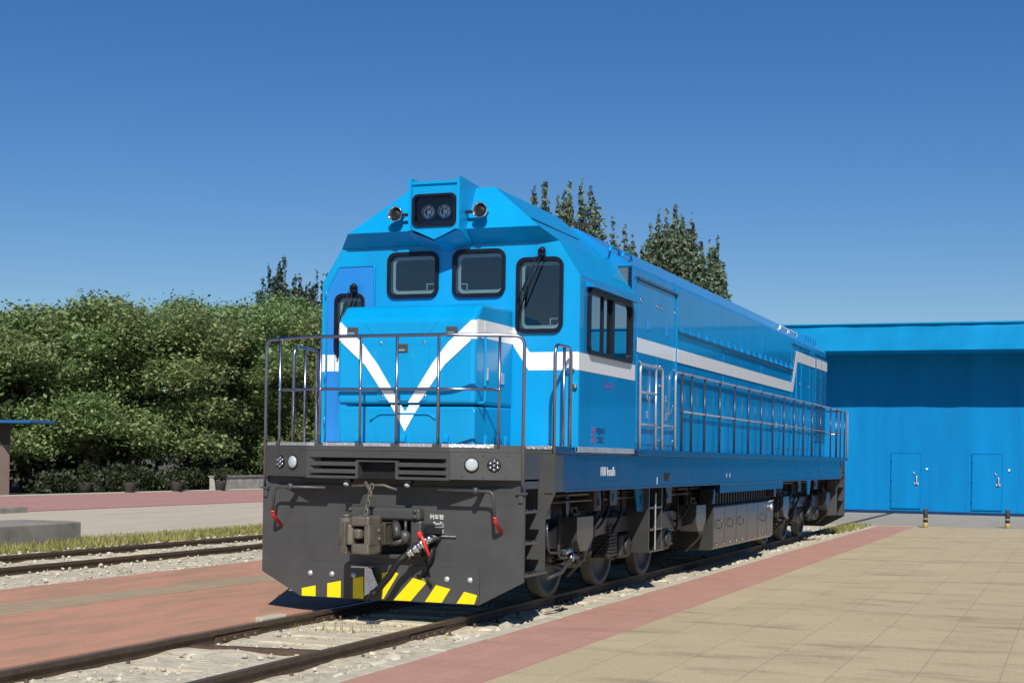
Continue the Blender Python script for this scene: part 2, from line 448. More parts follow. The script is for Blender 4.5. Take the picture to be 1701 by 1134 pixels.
# ---------------------------------------------------------------- ends: beam, lamps, skirt, steps
def end_unit(front=True):
    G = M['grey']
    T = Matrix.Identity(4) if front else Matrix.Translation((0, L, 0)) @ Matrix.Diagonal((-1, -1, 1, 1))
    made = []
    def fin(m, name, mt, par=loco):
        bmesh.ops.transform(m.bm, matrix=T, verts=m.bm.verts)
        o = m.build(name, mt, par); made.append(o); return o
    # centre beam with louvres
    m = MB()
    m.box(-.79, -.755, -.30, .02, 1.375, 1.65); m.box(.755, .79, -.30, .02, 1.375, 1.65)
    m.box(-.755, .755, -.30, -.02, 1.625, 1.652)
    m.prism([(-.30, 1.625), (-.30, 1.585), (-.24, 1.60)], 'x', -.755, .755)
    for s in (1, -1):
        x0, x1 = s * .235, s * .755
        for z in (1.50, 1.425):
            m.box(x0, x1, -.298, -.19, z, z + .042, bev=.004)
        m.box(x0, x1, -.299, -.05, 1.375, 1.402)
        m.box(s * .205, s * .235, -.299, -.05, 1.378, 1.545)
        m.hexa([(s * .755, -.297, 1.41), (s * .67, -.21, 1.41), (s * .67, -.19, 1.41), (s * .755, -.19, 1.41),
                (s * .755, -.297, 1.62), (s * .67, -.21, 1.62), (s * .67, -.19, 1.62), (s * .755, -.19, 1.62)])
    m.box(-.235, .235, -.297, -.19, 1.545, 1.56)
    beam = fin(m, 'buffer_beam', G)
    m = MB(); m.box(-.754, .754, -.185, -.02, 1.376, 1.624); fin(m, 'beam_recess', M['black'], beam)
    for s in (1, -1):
        m = MB()
        # slanted lamp panel
        m.hexa([(s * .792, -.297, 1.385), (s * 1.45, -.003, 1.385), (s * 1.45, .05, 1.385), (s * .792, -.2, 1.385),
                (s * .792, -.297, 1.652), (s * 1.45, -.003, 1.652), (s * 1.45, .05, 1.652), (s * .792, -.2, 1.652)])
        nrm = Vector((s * .4, -.915, 0)); nrm.normalize()
        for ax in (.90, 1.09, 1.30):
            for z in (1.415, 1.625):
                y = -.297 + (ax - .792) / .658 * .294
                m.bolt(Vector((s * ax, y, z)), nrm, .009, .008)
        lp = fin(m, 'lamp_panel', G)
        def at(ax, z=1.53): return Vector((s * ax, -.297 + (ax - .792) / .658 * .294, z))
        m = MB(); m.lathe(at(.985) - nrm * .01, nrm, [(0, .074), (.022, .074), (.022, .062)], 24)
        fin(m, 'lamp_bezel', M['black'], lp)
        m = MB(); m.lathe(at(.985), nrm, [(0, .063), (.024, .062), (.034, .044), (.038, 0)], 24)
        fin(m, 'marker_lamp', M['lens'], lp)
        m = MB(); c = at(1.185)
        m.mi = 0; m.lathe(c - nrm * .01, nrm, [(0, .070), (.014, .070), (.016, .066), (.016, 0)], 24)
        m.mi = 1
        u = Vector((0, 0, 1)); v = nrm.cross(u)
        for k in range(7):
            q = c + nrm * .008 + (u * cos(k * pi / 3) + v * sin(k * pi / 3)) * (.043 if k < 6 else 0)
            m.lathe(q, nrm, [(0, .019), (.010, .017), (.016, .009), (.018, 0)], 10)
        fin(m, 'led_lamp', [M['black'], M['chrome']], lp)
        m = MB(); m.box(s * .335 - .035, s * .335 + .035, -.29, -.2, 1.335, 1.375, bev=.006)
        m.tube([(s * .335, -.28, 1.34), (s * .335, -.30, 1.315)], .03, 10)
        ca = fin(m, 'coupler_lamp', M['black'])
        m = MB(); m.lathe((s * .335, -.298, 1.317), (0, -.6, -.8), [(0, .03), (.01, .028), (.016, 0)], 12); fin(m, 'coupler_lens', M['lens'], ca)
    # skirt
    m = MB()
    m.plate([(-1.46, 1.30), (-1.46, .385), (-.99, .14), (.99, .14), (1.46, .385), (1.46, 1.30)],
            [[(-.28, .62), (.28, .62), (.28, .95), (-.28, .95)]], .04, on_front(.022))
    m.box(-1.44, 1.44, .045, .5, 1.30, 1.64)
    sk = fin(m, 'end_skirt', G)
    m = MB(); m.box(-.33, .33, .05, .55, .58, 1.0); fin(m, 'draft_pocket', M['black'])
    m = MB(); m.plate(rrect(-.985, 1.005, .148, .505, .05) , [], .012, on_front(-.007))
    plow = fin(m, 'rail_guard_plate', G)
    for x in (-.88, -.63, -.38, .41, .655, .905):
        m = MB(); m.lathe((x, -.013, .387), (0, -1, 0), [(0, .03), (.008, .03), (.012, .024), (.02, .016), (.022, 0)], 14)
        fin(m, 'bolt', M['galv'], plow)
    chev = [[(-.975, .228), (-.815, .262), (-.815, .15), (-.975, .15)], [(-.68, .29), (-.525, .322), (-.525, .15), (-.68, .15)],
            [(-.385, .352), (-.23, .385), (-.23, .15), (-.385, .15)],
            [(-.06, .42), (.05, .44), (.125, .425), (-.04, .16), (-.06, .16)],
            [(.285, .385), (.44, .35), (.265, .152), (.075, .152)],
            [(.54, .325), (.695, .292), (.605, .152), (.42, .152)], [(.845, .272), (.985, .243), (.955, .152), (.765, .152)]]
    for c in chev:
        m = MB(); m.plate(c, [], .003, on_front(-.0155)); fin(m, 'hazard_stripe', M['yellow'], plow)
    # uncoupling levers with red handles
    for s in (1, -1):
        m = MB(); m.tube(rpath([(s * .62, -.2, 1.275), (s * 1.21, -.2, 1.275), (s * 1.23, -.2, 1.0)], .06), .016, 10)
        m.box(s * 1.0, s * 1.05, -.2, .0, 1.255, 1.285); m.tube([(s * 1.025, -.2, 1.31), (s * 1.025, -.2, 1.245)], .026, 10)
        lv = fin(m, 'uncoupling_lever', M['grey'])
        m = MB(); m.tube(rpath([(s * 1.23, -.2, 1.03), (s * 1.23, -.19, .985), (s * 1.23, .0 - .02, .875)], .03), .019, 10, r1=.02)
        fin(m, 'lever_grip', M['red'], lv)
        # corner post feet
        m = MB(); m.box(s * 1.38, s * 1.475, -.03, .06, 1.245, 1.268); m.box(s * 1.40, s * 1.45, -.02, .05, 1.16, 1.245, bev=.01)
        fin(m, 'post_bracket', M['grey'])
    # steps on both sides
    for s in (1, -1):
        m = MB()
        m.plate([(1.02, .40), (1.40, .43), (1.40, 1.0), (1.50, 1.24), (1.50, 1.652), (1.02, 1.652)], [], .03, on_front(.79))
        if s < 0: bmesh.ops.transform(m.bm, matrix=Matrix.Diagonal((-1, 1, 1, 1)), verts=m.bm.verts)
        m.box(s * 1.02, s * 1.05, .06, .78, .40, 1.652)
        m.box(s * 1.05, s * 1.50, .81, 1.055, 1.26, 1.652)
        m.box(s * 1.40, s * 1.20, .81, .95, .98, 1.25)
        st = fin(m, 'step_well', G)
        for z, d in ((1.37, .40), (1.055, .46), (.745, .46), (.425, .70)):
            m = MB(); m.box(s * 1.06, s * 1.44, .05, .08 + d if z > .5 else .765, z, z + .028, bev=.004)
            m.bolt((s * 1.42, .40, z + .028), (0, 0, 1), .012); m.bolt((s * 1.42, .2, z + .028), (0, 0, 1), .012)
            fin(m, 'step', M['greygloss'], st)
        m = MB(); m.box(s * 1.40, s * 1.49, .76, .86, 1.248, 1.27); fin(m, 'post_bracket', M['grey'])
        m = MB(); m.box(s * 1.455, s * 1.447, .015, .05, .40, 1.30); fin(m, 'skirt_flange', G, sk)
    # coupler
    C = M['cast']
    m = MB()
    m.box(-.40, .40, -.13, .0, .965, 1.09, bev=.03, seg=3)
    m.box(.285, .405, -.10, .0, .60, .964, bev=.02); m.box(-.405, -.285, -.10, .0, .60, .964, bev=.02)
    m.box(-.284, .284, -.08, .0, .575, .62, bev=.01)
    for x in (-.37, .35):
        for z in (1.0, 1.06): m.bolt((x, -.131, z), (0, -1, 0), .022, .02)
    fr = fin(m, 'coupler_frame', M['grey'])
    m = MB()
    m.prism([(-.10, .05), (-.11, -.30), (-.20, -.42), (-.20, -.56), (.15, -.56), (.17, -.42), (.11, -.30), (.10, .05)], 'z', .73, .94, bev=.015)
    m.prism([(-.10, -.48), (-.10, -.66), (-.02, -.80), (.17, -.80), (.19, -.58), (.13, -.42)], 'z', .925, 1.02, bev=.018)
    m.prism([(-.10, -.48), (-.10, -.64), (-.02, -.78), (.17, -.80), (.19, -.58), (.13, -.42)], 'z', .655, .755, bev=.018)
    m.prism([(.115, -.44), (.115, -.79), (.18, -.80), (.192, -.58), (.16, -.42)], 'z', .74, .94, bev=.01)
    m.prism([(-.11, -.50), (-.12, -.72), (-.06, -.79), (-.01, -.76), (.0, -.55)], 'z', .74, .94, bev=.015)
    m.prism([(-.04, -.60), (-.02, -.77), (.05, -.79), (.09, -.74), (.07, -.62)], 'z', .80, .90, bev=.025)
    for q in ((.185, .88), (.19, .80)): m.bolt((q[0], -.62, q[1]), (1, 0, 0), .022, .02)
    m.prism([(-.195, -.46), (-.205, -.68), (-.10, -.74), (-.06, -.56)], 'z', .64, .73, bev=.015)
    cp = fin(m, 'coupler_head', C)
    m = MB(); m.cyl((-.17, -.60, .66), (-.17, -.60, 1.0), .068, n=18); m.cyl((-.17, -.60, 1.0), (-.17, -.60, 1.03), .045, n=14)
    m.prism([(-.16, -.55), (-.20, -.66), (-.14, -.70), (-.11, -.62)], 'z', .70, .965, bev=.015)
    fin(m, 'knuckle', C, cp)
    m = MB()
    for k in range(7):
        z = 1.30 - k * .042
        a = (k % 2) * pi / 2
        P = [Vector((-.03 + cos(a) * .02 * cos(t), -.34 - .02 * k + sin(a) * .02 * cos(t), z + .032 * sin(t))) for t in [2 * pi * i / 10 for i in range(10)]]
        m.tube(P, .008, 6, True)
    m.tube([(-.03, -.46, 1.02), (-.03, -.48, .97)], .02, 8)
    m.tube([(-.28, -.28, 1.30), (.08, -.30, 1.315), (.22, -.28, 1.27)], .014, 8)
    m.tube([(-.12, -.30, 1.34), (-.05, -.33, 1.25), (-.03, -.38, 1.18)], .018, 8)
    fin(m, 'lift_chain', M['cast'], cp)
    m = MB(); m.tube([(.12, -.10, .93), (.17, -.18, .90), (.20, -.22, .80)], .045, 10); m.sphere((.24, -.14, .80), .07, 14, (1, .8, 1))
    m.tube([(.10, -.16, .73), (.20, -.18, .75), (.27, -.10, .80)], .03, 10)
    m.tube([(.23, -.09, .82), (.23, -.09, .96)], .016, 8)
    fin(m, 'coupler_yoke', M['under2'], fr)
    # brake pipe
    m = MB()
    m.tube([(.56, .0, .80), (.54, -.16, .80), (.50, -.20, .77)], .032, 12)
    a, b = Vector((.52, -.20, .79)), Vector((.345, -.26, .645)); d = (b - a).normalized()
    for t0, r in ((0, .05), (.05, .062), (.09, .045), (.12, .06), (.15, .042), (.185, .05), (.215, .036)):
        m.cyl(a + d * t0, a + d * (t0 + .032), r, n=14)
    vb = fin(m, 'angle_cock', M['chrome'])
    m = MB(); m.tube(rpath([(.44, -.24, .845), (.50, -.27, .80), (.575, -.27, .63)], .05), .02, 8, r1=.014); m.sphere((.455, -.245, .84), .03, 10)
    fin(m, 'cock_handle', M['red'], vb)
    m = MB(); m.tube([b, b + d * .12, (.16, -.30, .42), (.06, -.31, .30), (.0, -.30, .245)], .034, 12)
    m.tube([(.03, -.31, .265), (-.06, -.30, .20), (-.11, -.28, .185)], .028, 10); m.sphere((-.01, -.30, .235), .045, 10)
    fin(m, 'brake_hose', M['black'], vb)
    m = MB(); m.tube([(.50, -.03, .74), (.50, -.06, .62), (.44, -.06, .50), (.42, -.05, .42)], .04, 12, r1=.03)
    m.tube([(.34, -.035, .41), (.43, -.04, .40), (.50, -.04, .31)], .014, 8)
    fin(m, 'spare_hose', M['black'], sk)
    m = MB(); m.prism([(-.225, .195), (-.045, .235), (-.14, .465), (-.225, .485)], 'y', -.10, -.085)
    m.box(-.34, -.15, -.16, -.02, .475, .49); m.box(-.225, -.215, -.10, -.02, .20, .48)
    fin(m, 'hose_hanger', M['alu'], sk)
    m = MB(); m.box(.42, .60, -.06, -.001, .835, .895, bev=.008); m.box(.43, .52, -.07, -.001, .83, .93, bev=.008)
    fin(m, 'socket_box', M['black'], sk)
    m = MB()
    m.box(.505, .585, -.012, -.001, .925, .945); m.box(.605, .612, -.03, -.001, .90, .95); m.box(.605, .612, -.03, -.001, .84, .885)
    for x, z in ((.505, .945), (.578, .945), (.578, .885)): m.bolt((x, -.005, z), (0, -1, 0), .014, .012)
    m.box(.445, .61, -.02, -.001, .899, .905); m.box(.60, .75, -.03, -.001, .812, .82)
    fin(m, 'socket_fittings', M['galv'], sk)
    if front:
        m = MB(); m.add_mesh(text_mesh('列车管', .052, .003), on_front(-.0005) @ Matrix.Translation((.53, 1.0, 0)))
        fin(m, 'pipe_lettering', W, sk)
    return made
end_unit(True); end_unit(False)

# ---------------------------------------------------------------- nose hood
m = MB()
m.prism([(.33, 2.14), (.33, 3.01), (.50, 3.18), (1.41, 3.22), (1.41, 2.14)], 'x', -.785, .785, bev=.045, seg=3)
m.prism([(.358, 1.728), (.358, 2.06), (.350, 2.12), (1.405, 2.15), (1.405, 1.728)], 'x', -.775, .775, bev=.025, seg=3)
nose = m.build('nose_hood', B, loco)
m = MB(); m.tube(rpath([(-.40, .352, 1.97), (-.31, .352, 2.045), (.28, .352, 2.045), (.34, .352, 1.99)], .06), .012, 8)
m.build('arch_molding', B, nose)
m = MB(); m.plate(rrect(-.31, .27, 2.18, 2.82, .04), [], .008, on_front(.326))
ap = m.build('access_panel', B, nose)
for x, z in ((-.27, 2.78), (.22, 2.78), (-.25, 2.23), (.24, 2.23)):
    m = MB(); m.bolt((x, .322, z), (0, -1, 0), .018, .012); m.build('panel_lock', M['chrome'], ap)
m = MB(); m.plate([(-.47, 2.985), (.36, 2.985), (.26, 2.865), (-.36, 2.865)], [], .006, on_front(.328)); m.build('nose_recess_plate', B, nose)  # raised trapezoid added to stand in for a shallow shaded recess
for x, z in ((-.605, 2.90), (.525, 2.89), (-.025, 2.72)):
    m = MB(); m.mi = 0; m.box(x - .062, x + .062, .313, .333, z - .045, z + .045, bev=.006)
    m.mi = 1; m.box(x - .045, x + .03, .306, .314, z - .03, z - .008)
    m.build('latch', [M['grey'], M['chrome']], nose)
# white chevron: two arms, tip below the lip, bands round the corners and along the hood side
for s in (1, -1):
    m = MB()
    m.plate([(s * .735, 2.79), (s * .45, 2.545), (s * .215, 2.22), (s * .167, 2.16), (s * .045, 2.16), (s * .14, 2.30), (s * .31, 2.56), (s * .48, 2.77), (s * .735, 2.995)],
            [], .003, on_front(.3205))
    a = [(s * (.735 + .0525 * sin(t)), .38 - .0525 * cos(t)) for t in [pi / 2 * i / 6 for i in range(7)]]
    b = [(s * (.735 + .048 * sin(t)), .38 - .048 * cos(t)) for t in [pi / 2 * i / 6 for i in range(7)]]
    m.prism(a + b[::-1], 'z', 2.81, 3.0)
    m.box(s * .7845, s * .788, .38, 1.395, 2.83, 3.015)
    m.build('chevron_arm', W, nose)
m = MB(); m.plate([(-.167, 2.135), (-.045, 2.135), (0, 2.065), (.045, 2.135), (.167, 2.135), (.105, 2.04), (0, 1.86), (-.105, 2.04)], [], .003, on_front(.3485))
m.build('chevron_tip', W, nose)
m = MB(); m.box(.7845, .790, .57, .90, 2.90, 3.005); m.build('side_hatch', W, nose)
m = MB(); m.tube(rpath([(.775, .42, 2.86), (.86, .42, 2.86), (.86, .42, 2.16), (.775, .42, 2.16)], .06), .014, 10); m.build('grab_rail', B, nose)
m = MB(); m.box(.784, .80, 1.02, 1.12, 2.38, 2.50, bev=.005); m.build('latch', M['galv'], nose)
m = MB(); m.box(.784, .81, .62, .65, 2.40, 2.53, bev=.004); m.build('latch', M['galv'], nose)
for x in (-.56, -.04, .44):
    m = MB(); m.prism([(.32, 1.735), (.32, 1.80), (.37, 1.86), (.37, 1.735)], 'x', x, x + .055); m.build('foot_clip', B, nose)
for y in (.62, .92, 1.2):
    m = MB(); m.prism([(.76, 1.735), (.76, 1.87), (.80, 1.80), (.80, 1.735)], 'y', y, y + .05); m.build('foot_clip', B, nose)

# ---------------------------------------------------------------- cab
CW = 1.54; YB = 3.53
front_out = [(-CW, 1.68), (CW, 1.68), (CW, 3.56), (1.30, 3.935), (-1.30, 3.935), (-CW, 3.56)]
WIN = [(-.72, -.10, 3.36, 3.87, .10), (.07, .69, 3.35, 3.875, .10), (.82, 1.355, 2.95, 3.765, .10), (-1.375, -1.0, 2.72, 3.43, .09)]
I4 = .035
holes = [rrect(a + I4, b - I4, c + I4, d - I4, r - .03) for a, b, c, d, r in WIN]
m = MB(); m.plate(front_out, holes, .05, on_front(YC + .025))
cabf = m.build('cab_front', B, loco)
m = MB()
sidehole = rrect(1.66 + .03, 3.31 - .03, 2.745 + .03, 3.45 - .03, .07)
m.plate([(YC + .052, 1.68), (YB, 1.68), (YB, 3.559), (YC + .052, 3.559)], [sidehole], .05, on_right(CW - .026))
m.build('cab_side', M['blue_shaded'], loco)
m = MB()
m.plate([(-YB, 1.68), (-YC - .052, 1.68), (-YC - .052, 3.559), (-YB, 3.559)], [[(-q[0], q[1]) for q in sidehole][::-1]], .05, on_left(-CW + .026))
m.build('cab_side', M['blue_shaded'], loco)
m = MB()
for s in (1, -1):
    m.hexa([(s * CW, YC, 3.5605), (s * CW, YB, 3.5605), (s * (CW - .06), YB, 3.5605), (s * (CW - .06), YC + .052, 3.5605),
            (s * 1.302, YC, 3.937), (s * 1.302, YB, 3.937), (s * 1.24, YB, 3.937), (s * 1.24, YC + .052, 3.937)])
    # upper slope, running out over the face as a brow
    m._f([m.bm.verts.new(q) for q in ((s * 1.302, YC, 3.937), (s * 1.13, 1.2, 4.073), (s * .52, 1.47, 4.56), (s * .52, YB, 4.56), (s * 1.302, YB, 3.937))])
m._f([m.bm.verts.new(q) for q in ((-1.13, 1.2, 4.073), (1.13, 1.2, 4.073), (.52, 1.47, 4.56), (-.52, 1.47, 4.56))])
m._f([m.bm.verts.new(q) for q in ((-1.302, YC, 3.937), (1.302, YC, 3.937), (1.13, 1.2, 4.073), (-1.13, 1.2, 4.073))])
m._f([m.bm.verts.new(q) for q in ((-.52, 1.47, 4.56), (.52, 1.47, 4.56), (.52, YB, 4.56), (-.52, YB, 4.56))])
bmesh.ops.remove_doubles(m.bm, verts=m.bm.verts, dist=.0005)
m.build('cab_roof', B, loco)
m = MB()
for s in (1, -1): m.tube([(s * 1.02, 1.28, 4.167), (s * 1.02, 2.9, 4.167)], .007, 6)
build_each(m, 'roof_seam', M['navy'], loco)
# cab interior
m = MB(); m.box(-1.45, 1.45, YB - .06, YB - .02, 1.75, 3.9); m.box(-1.45, 1.45, YC + .06, YB - .07, 1.70, 1.74)
m.box(-1.2, 1.2, YC + .06, YB - .07, 3.9, 3.93)
cin = m.build('cab_lining', M['cabwall'], loco)
m = MB(); m.box(.35, 1.4, YC + .10, 1.85, 1.75, 2.86, bev=.03); m.box(-1.0, -.2, YC + .10, 1.75, 1.75, 2.80, bev=.03); build_each(m, 'control_desk', M['cabdark'], cin)
m = MB(); m.box(.75, 1.2, 2.35, 2.80, 2.25, 2.36, bev=.03); m.box(.75, 1.2, 2.72, 2.84, 2.3, 3.15, bev=.04); m.cyl((.97, 2.57, 1.75), (.97, 2.57, 2.26), .05); m.build('driver_seat', M['cabdark'], cin)
m = MB(); m.box(1.36, 1.40, 2.46, 2.52, 2.6, 3.5); m.box(1.30, 1.34, 1.95, 2.05, 2.7, 3.5); m.box(1.25, 1.29, 2.9, 3.2, 2.6, 3.45); build_each(m, 'cab_blind', M['beige'], cin)
m = MB(); m.lathe((.98, YC + .12, 2.93), (0, 0, 1), [(0, .05), (.05, .05), (.07, .03), (.075, 0)], 12); m.build('warning_beacon', M['red'], cin)
# windows
for i, (a, b, c, d, r) in enumerate(WIN):
    m = MB(); m.plate(rrect(a, b, c, d, r), [rrect(a + .038, b - .038, c + .038, d - .038, r - .034)], .045, on_front(YC - .012))
    bmesh.ops.bevel(m.bm, geom=[e for e in m.bm.edges if len(e.link_faces) == 2 and e.calc_face_angle(0) > 1.2], offset=.012, segments=2, affect='EDGES')
    f = m.build('windscreen_frame', M['blackgloss'], loco)
    m = MB(); m.plate(rrect(a + .045, b - .045, c + .045, d - .045, r - .04), [], .006, on_front(YC + .004)); m.build('windscreen_pane', M['glass'], f)
    m = MB(); m.plate(rrect(a + .050, b - .050, c + .050, d - .050, r - .040), [rrect(a + .082, b - .058, c + .085, d - .085, r - .055)], .006, on_front(YC + .03))
    if i in (0, 2): m.box(b - .16, b - .07, YC + .027, YC + .033, c + .15, c + .16); m.box(b - .16, b - .15, YC + .027, YC + .033, c + .07, c + .15)
    if i == 1: m.box(a + .08, a + .16, YC + .027, YC + .033, c + .15, c + .16); m.box(a + .15, a + .16, YC + .027, YC + .033, c + .07, c + .15)
    m.build('windscreen_trim', M['beige'], f)
for s in (1, -1):
    m = MB()
    o = rrect(1.655, 3.315, 2.74, 3.455, .09); ins = rrect(1.70, 3.27, 2.785, 3.40, .06)
    if s > 0: m.plate(o, [ins], .05, on_right(CW + .012))
    else: m.plate([(-q[0], q[1]) for q in o][::-1], [[(-q[0], q[1]) for q in ins][::-1]], .05, on_left(-CW - .012))
    m.box(s * (CW - .01), s * (CW + .02), 2.17, 2.20, 2.785, 3.40); m.box(s * (CW - .01), s * (CW + .025), 2.52, 2.60, 2.785, 3.40)
    f = m.build('side_window_frame', M['blackgloss'], loco)
    for y0, y1, dx in ((1.69, 2.18, 0), (2.19, 2.56, -.012), (2.56, 3.28, 0)):
        m = MB(); m.box(s * (CW - .006 + dx), s * (CW + dx), y0 + .005, y1 - .005, 2.78, 3.405); m.build('side_window_pane', M['glass_side'], f)
    m = MB(); m.box(s * (CW - .012), s * (CW - .002), 2.10, 2.165, 2.79, 3.39); m.build('sash_rail', M['galv'], f)
    m = MB(); m.prism([(s * (CW - .01), 3.46), (s * (CW + .10), 3.455), (s * (CW + .10), 3.475), (s * (CW - .01), 3.54)], 'y', 1.60, 3.36); m.build('rain_gutter', M['blue_shaded'], loco)
# wipers
for px, pz, qx, qz in ((1.12, 3.80, .87, 3.17), (-1.12, 3.47, -1.30, 2.9)):
    m = MB(); m.box(px - .035, px + .035, YC - .10, YC - .005, pz - .04, pz + .045, bev=.015); m.sphere((px + .02, YC - .09, pz + .03), .035, 10)
    m.tube([(px, YC - .08, pz - .03), (qx, YC - .06, qz)], .008, 6); m.tube([(px - .05, YC - .08, pz - .03), (qx - .02, YC - .06, qz + .12)], .007, 6)
    m.tube([(qx + .06, YC - .05, qz + .30), (qx - .02, YC - .05, qz - .20)], .012, 6)
    m.build('wiper', M['blackgloss'], loco)
# brow lamp housing
HB = .30; YF = 1.0
m = MB()
P = lambda y, k: [(-HB, y, 4.05), (0, y, 3.935), (HB, y, 4.05), (HB, y, 4.56), (-HB, y, 4.56)]
outer = [(-HB + .035, 4.06), (0, 3.945), (HB - .035, 4.06), (HB - .035, 4.52), (-HB + .035, 4.52)]
m.plate(outer, [rrect(-.235, .235, 4.10, 4.42, .05)], .03, on_front(YF + .04))
for s in (1, -1):
    m.prism([(YF, 4.045), (YF, 4.61), (YF + .15, 4.61), (1.95, 4.56), (1.95, 4.3), (YC + .02, 3.93), (1.2, 3.98)], 'x', s * HB, s * (HB - .033))
m.box(-HB + .033, HB - .033, YF + .02, 1.95, 4.545, 4.575)
m.prism([(YF + .055, 4.52), (YF + .02, 4.545), (YF + .2, 4.546), (YF + .2, 4.52)], 'x', -HB + .033, HB - .033)
v = [m.bm.verts.new(q) for q in ((-HB, YF, 4.045), (0, YF + .024, 3.93), (HB, YF, 4.045), (HB, YC + .01, 3.93), (0, YC + .01, 3.86), (-HB, YC + .01, 3.93))]
m._f([v[0], v[1], v[4], v[5]]); m._f([v[1], v[2], v[3], v[4]])
hb = m.build('headlight_housing', B, loco)
m = MB(); m.plate(rrect(-.255, .255, 4.085, 4.435, .06), [rrect(-.225, .225, 4.11, 4.41, .045)], .03, on_front(YF + .015)); m.build('headlight_seal', M['blackgloss'], hb)
m = MB(); m.box(-.228, .228, YF + .03, YF + .034, 4.108, 4.412); m.build('headlight_glass', M['lampglass'], hb)
m = MB(); m.box(-.25, .25, YF + .26, YF + .28, 4.08, 4.44); m.box(-.25, -.23, YF + .06, YF + .27, 4.08, 4.44); m.box(.23, .25, YF + .06, YF + .27, 4.08, 4.44); m.box(-.23, .23, YF + .06, YF + .27, 4.075, 4.095); m.box(-.23, .23, YF + .06, YF + .27, 4.425, 4.445)
m.build('headlight_recess', M['cabdark'], hb)
for x in (-.095, .095):
    m = MB(); m.lathe((x, YF + .15, 4.25), (0, -1, 0), [(0, .03), (.02, .05), (.05, .068), (.08, .078), (.08, .072), (.055, .062), (.03, .04), (.018, .0)], 20)
    m.box(x - .004, x + .004, YF + .06, YF + .14, 4.18, 4.30); m.build('headlight', M['chrome'], hb)
for s in (1, -1):
    m = MB(); c = Vector((s * .50, 1.08, 4.25))
    m.mi = 0; m.lathe(c + Vector((0, .20, 0)), (0, -1, 0), [(0, .02), (.06, .030), (.11, .055), (.16, .078), (.20, .085), (.206, .081), (.19, .072), (.165, .066), (.155, .05)], 24)
    m.mi = 1; m.lathe(c + Vector((0, .038, 0)), (0, -1, 0), [(0, .064), (.004, .064), (.004, 0)], 16)
    hn = m.build('horn', [M['chrome'], M['black']], loco)
    m = MB(); m.box(s * .30, s * .46, 1.16, 1.20, 4.235, 4.265); m.cyl((s * .50, 1.20, 4.25), (s * .50, 1.40, 4.25), .02); m.build('horn_bracket', M['black'], hn)
# cab stripes
for s in (1, -1):
    m = MB(); q = [(.79, 3.02), (.98, 2.745), (1.537, 2.745), (1.537, 2.55), (.97, 2.55), (.79, 2.82)]
    m.plate([(s * x, z) for x, z in q], [], .003, on_front(YC - .0025))
    m.box(s * 1.5385, s * 1.5425, YC - .003, YB, 2.55, 2.7385)
    m.build('cab_stripe', W, loco)
m = MB(); m.plate([(-1.475, 1.76), (-.88, 1.76), (-.88, 3.735), (-1.32, 3.735), (-1.475, 3.47)], [rrect(-1.375 + .03, -1.03, 2.75, 3.40, .06)], .012, on_front(YC - .008))
cd = m.build('cab_door', M['sky_tint_blue'], loco)
m = MB()
for z in (3.43, 2.5, 2.0): m.cyl((-1.485, YC - .02, z - .05), (-1.485, YC - .02, z + .05), .013, n=8)
build_each(m, 'hinge', M['sky_tint_blue'], cd)
m = MB(); m.tube(rpath([(-1.475, YC - .013, 1.77), (-1.475, YC - .013, 3.47), (-1.32, YC - .013, 3.735), (-.88, YC - .013, 3.735), (-.88, YC - .013, 1.77)], .02), .012, 6); m.build('door_seal', B, cd)
m = MB(); m.box(-1.36, -1.30, YC - .0105, YC - .0145, 2.555, 2.74); m.box(-1.46, -1.37, YC - .0105, YC - .0145, 2.555, 2.74); m.build('door_stripe', W, cd)
m = MB(); m.box(CW - .02, CW + .006, YC + .0, YB + .01, 1.675, 1.735, bev=.003); m.box(-CW + .02, -CW - .006, YC, YB + .01, 1.675, 1.735, bev=.003); build_each(m, 'cab_kick_strip', M['galv'], loco)
m = MB(); m.tube(rpath([(1.42, YC + .0, 2.56), (1.42, YC - .07, 2.56), (1.49, YC - .07, 2.56), (1.49, YC, 2.56)], .02), .012, 8); m.box(1.46, 1.53, YC - .05, YC - .001, 2.36, 2.40); m.build('grab_handle', M['chrome'], loco)
# cab side lettering and maker mark
m = MB(); me = text_mesh('SDD6A', .10); m.add_mesh(me, on_right(CW + .0015) @ Matrix.Translation((2.49, 2.43, 0)) @ Matrix(((1.35, .2, 0, 0), (0, 1, 0, 0), (0, 0, 1, 0), (0, 0, 0, 1))))
m.build('side_lettering', M['purplemark'], loco)
m = MB()
for z in (1.80, 1.865, 1.93):
    P = [(1.93 + .05 * cos(t), z + .028 * sin(t)) for t in [2 * pi * i / 14 for i in range(14)]]; H = [(1.93 + .026 * cos(t), z + .011 * sin(t)) for t in [2 * pi * i / 14 for i in range(14)]]
    m.plate(P, [H], .003, on_right(CW + .0015))
m.build('maker_emblem', M['redmark'], loco)
m = MB(); m.add_mesh(text_mesh('中国中车', .085), on_right(CW + .0015) @ Matrix.Translation((2.19, 1.91, 0))); m.add_mesh(text_mesh('CRRC', .105), on_right(CW + .0015) @ Matrix.Translation((2.19, 1.815, 0)))
m.build('maker_lettering', M['darkmark'], loco)

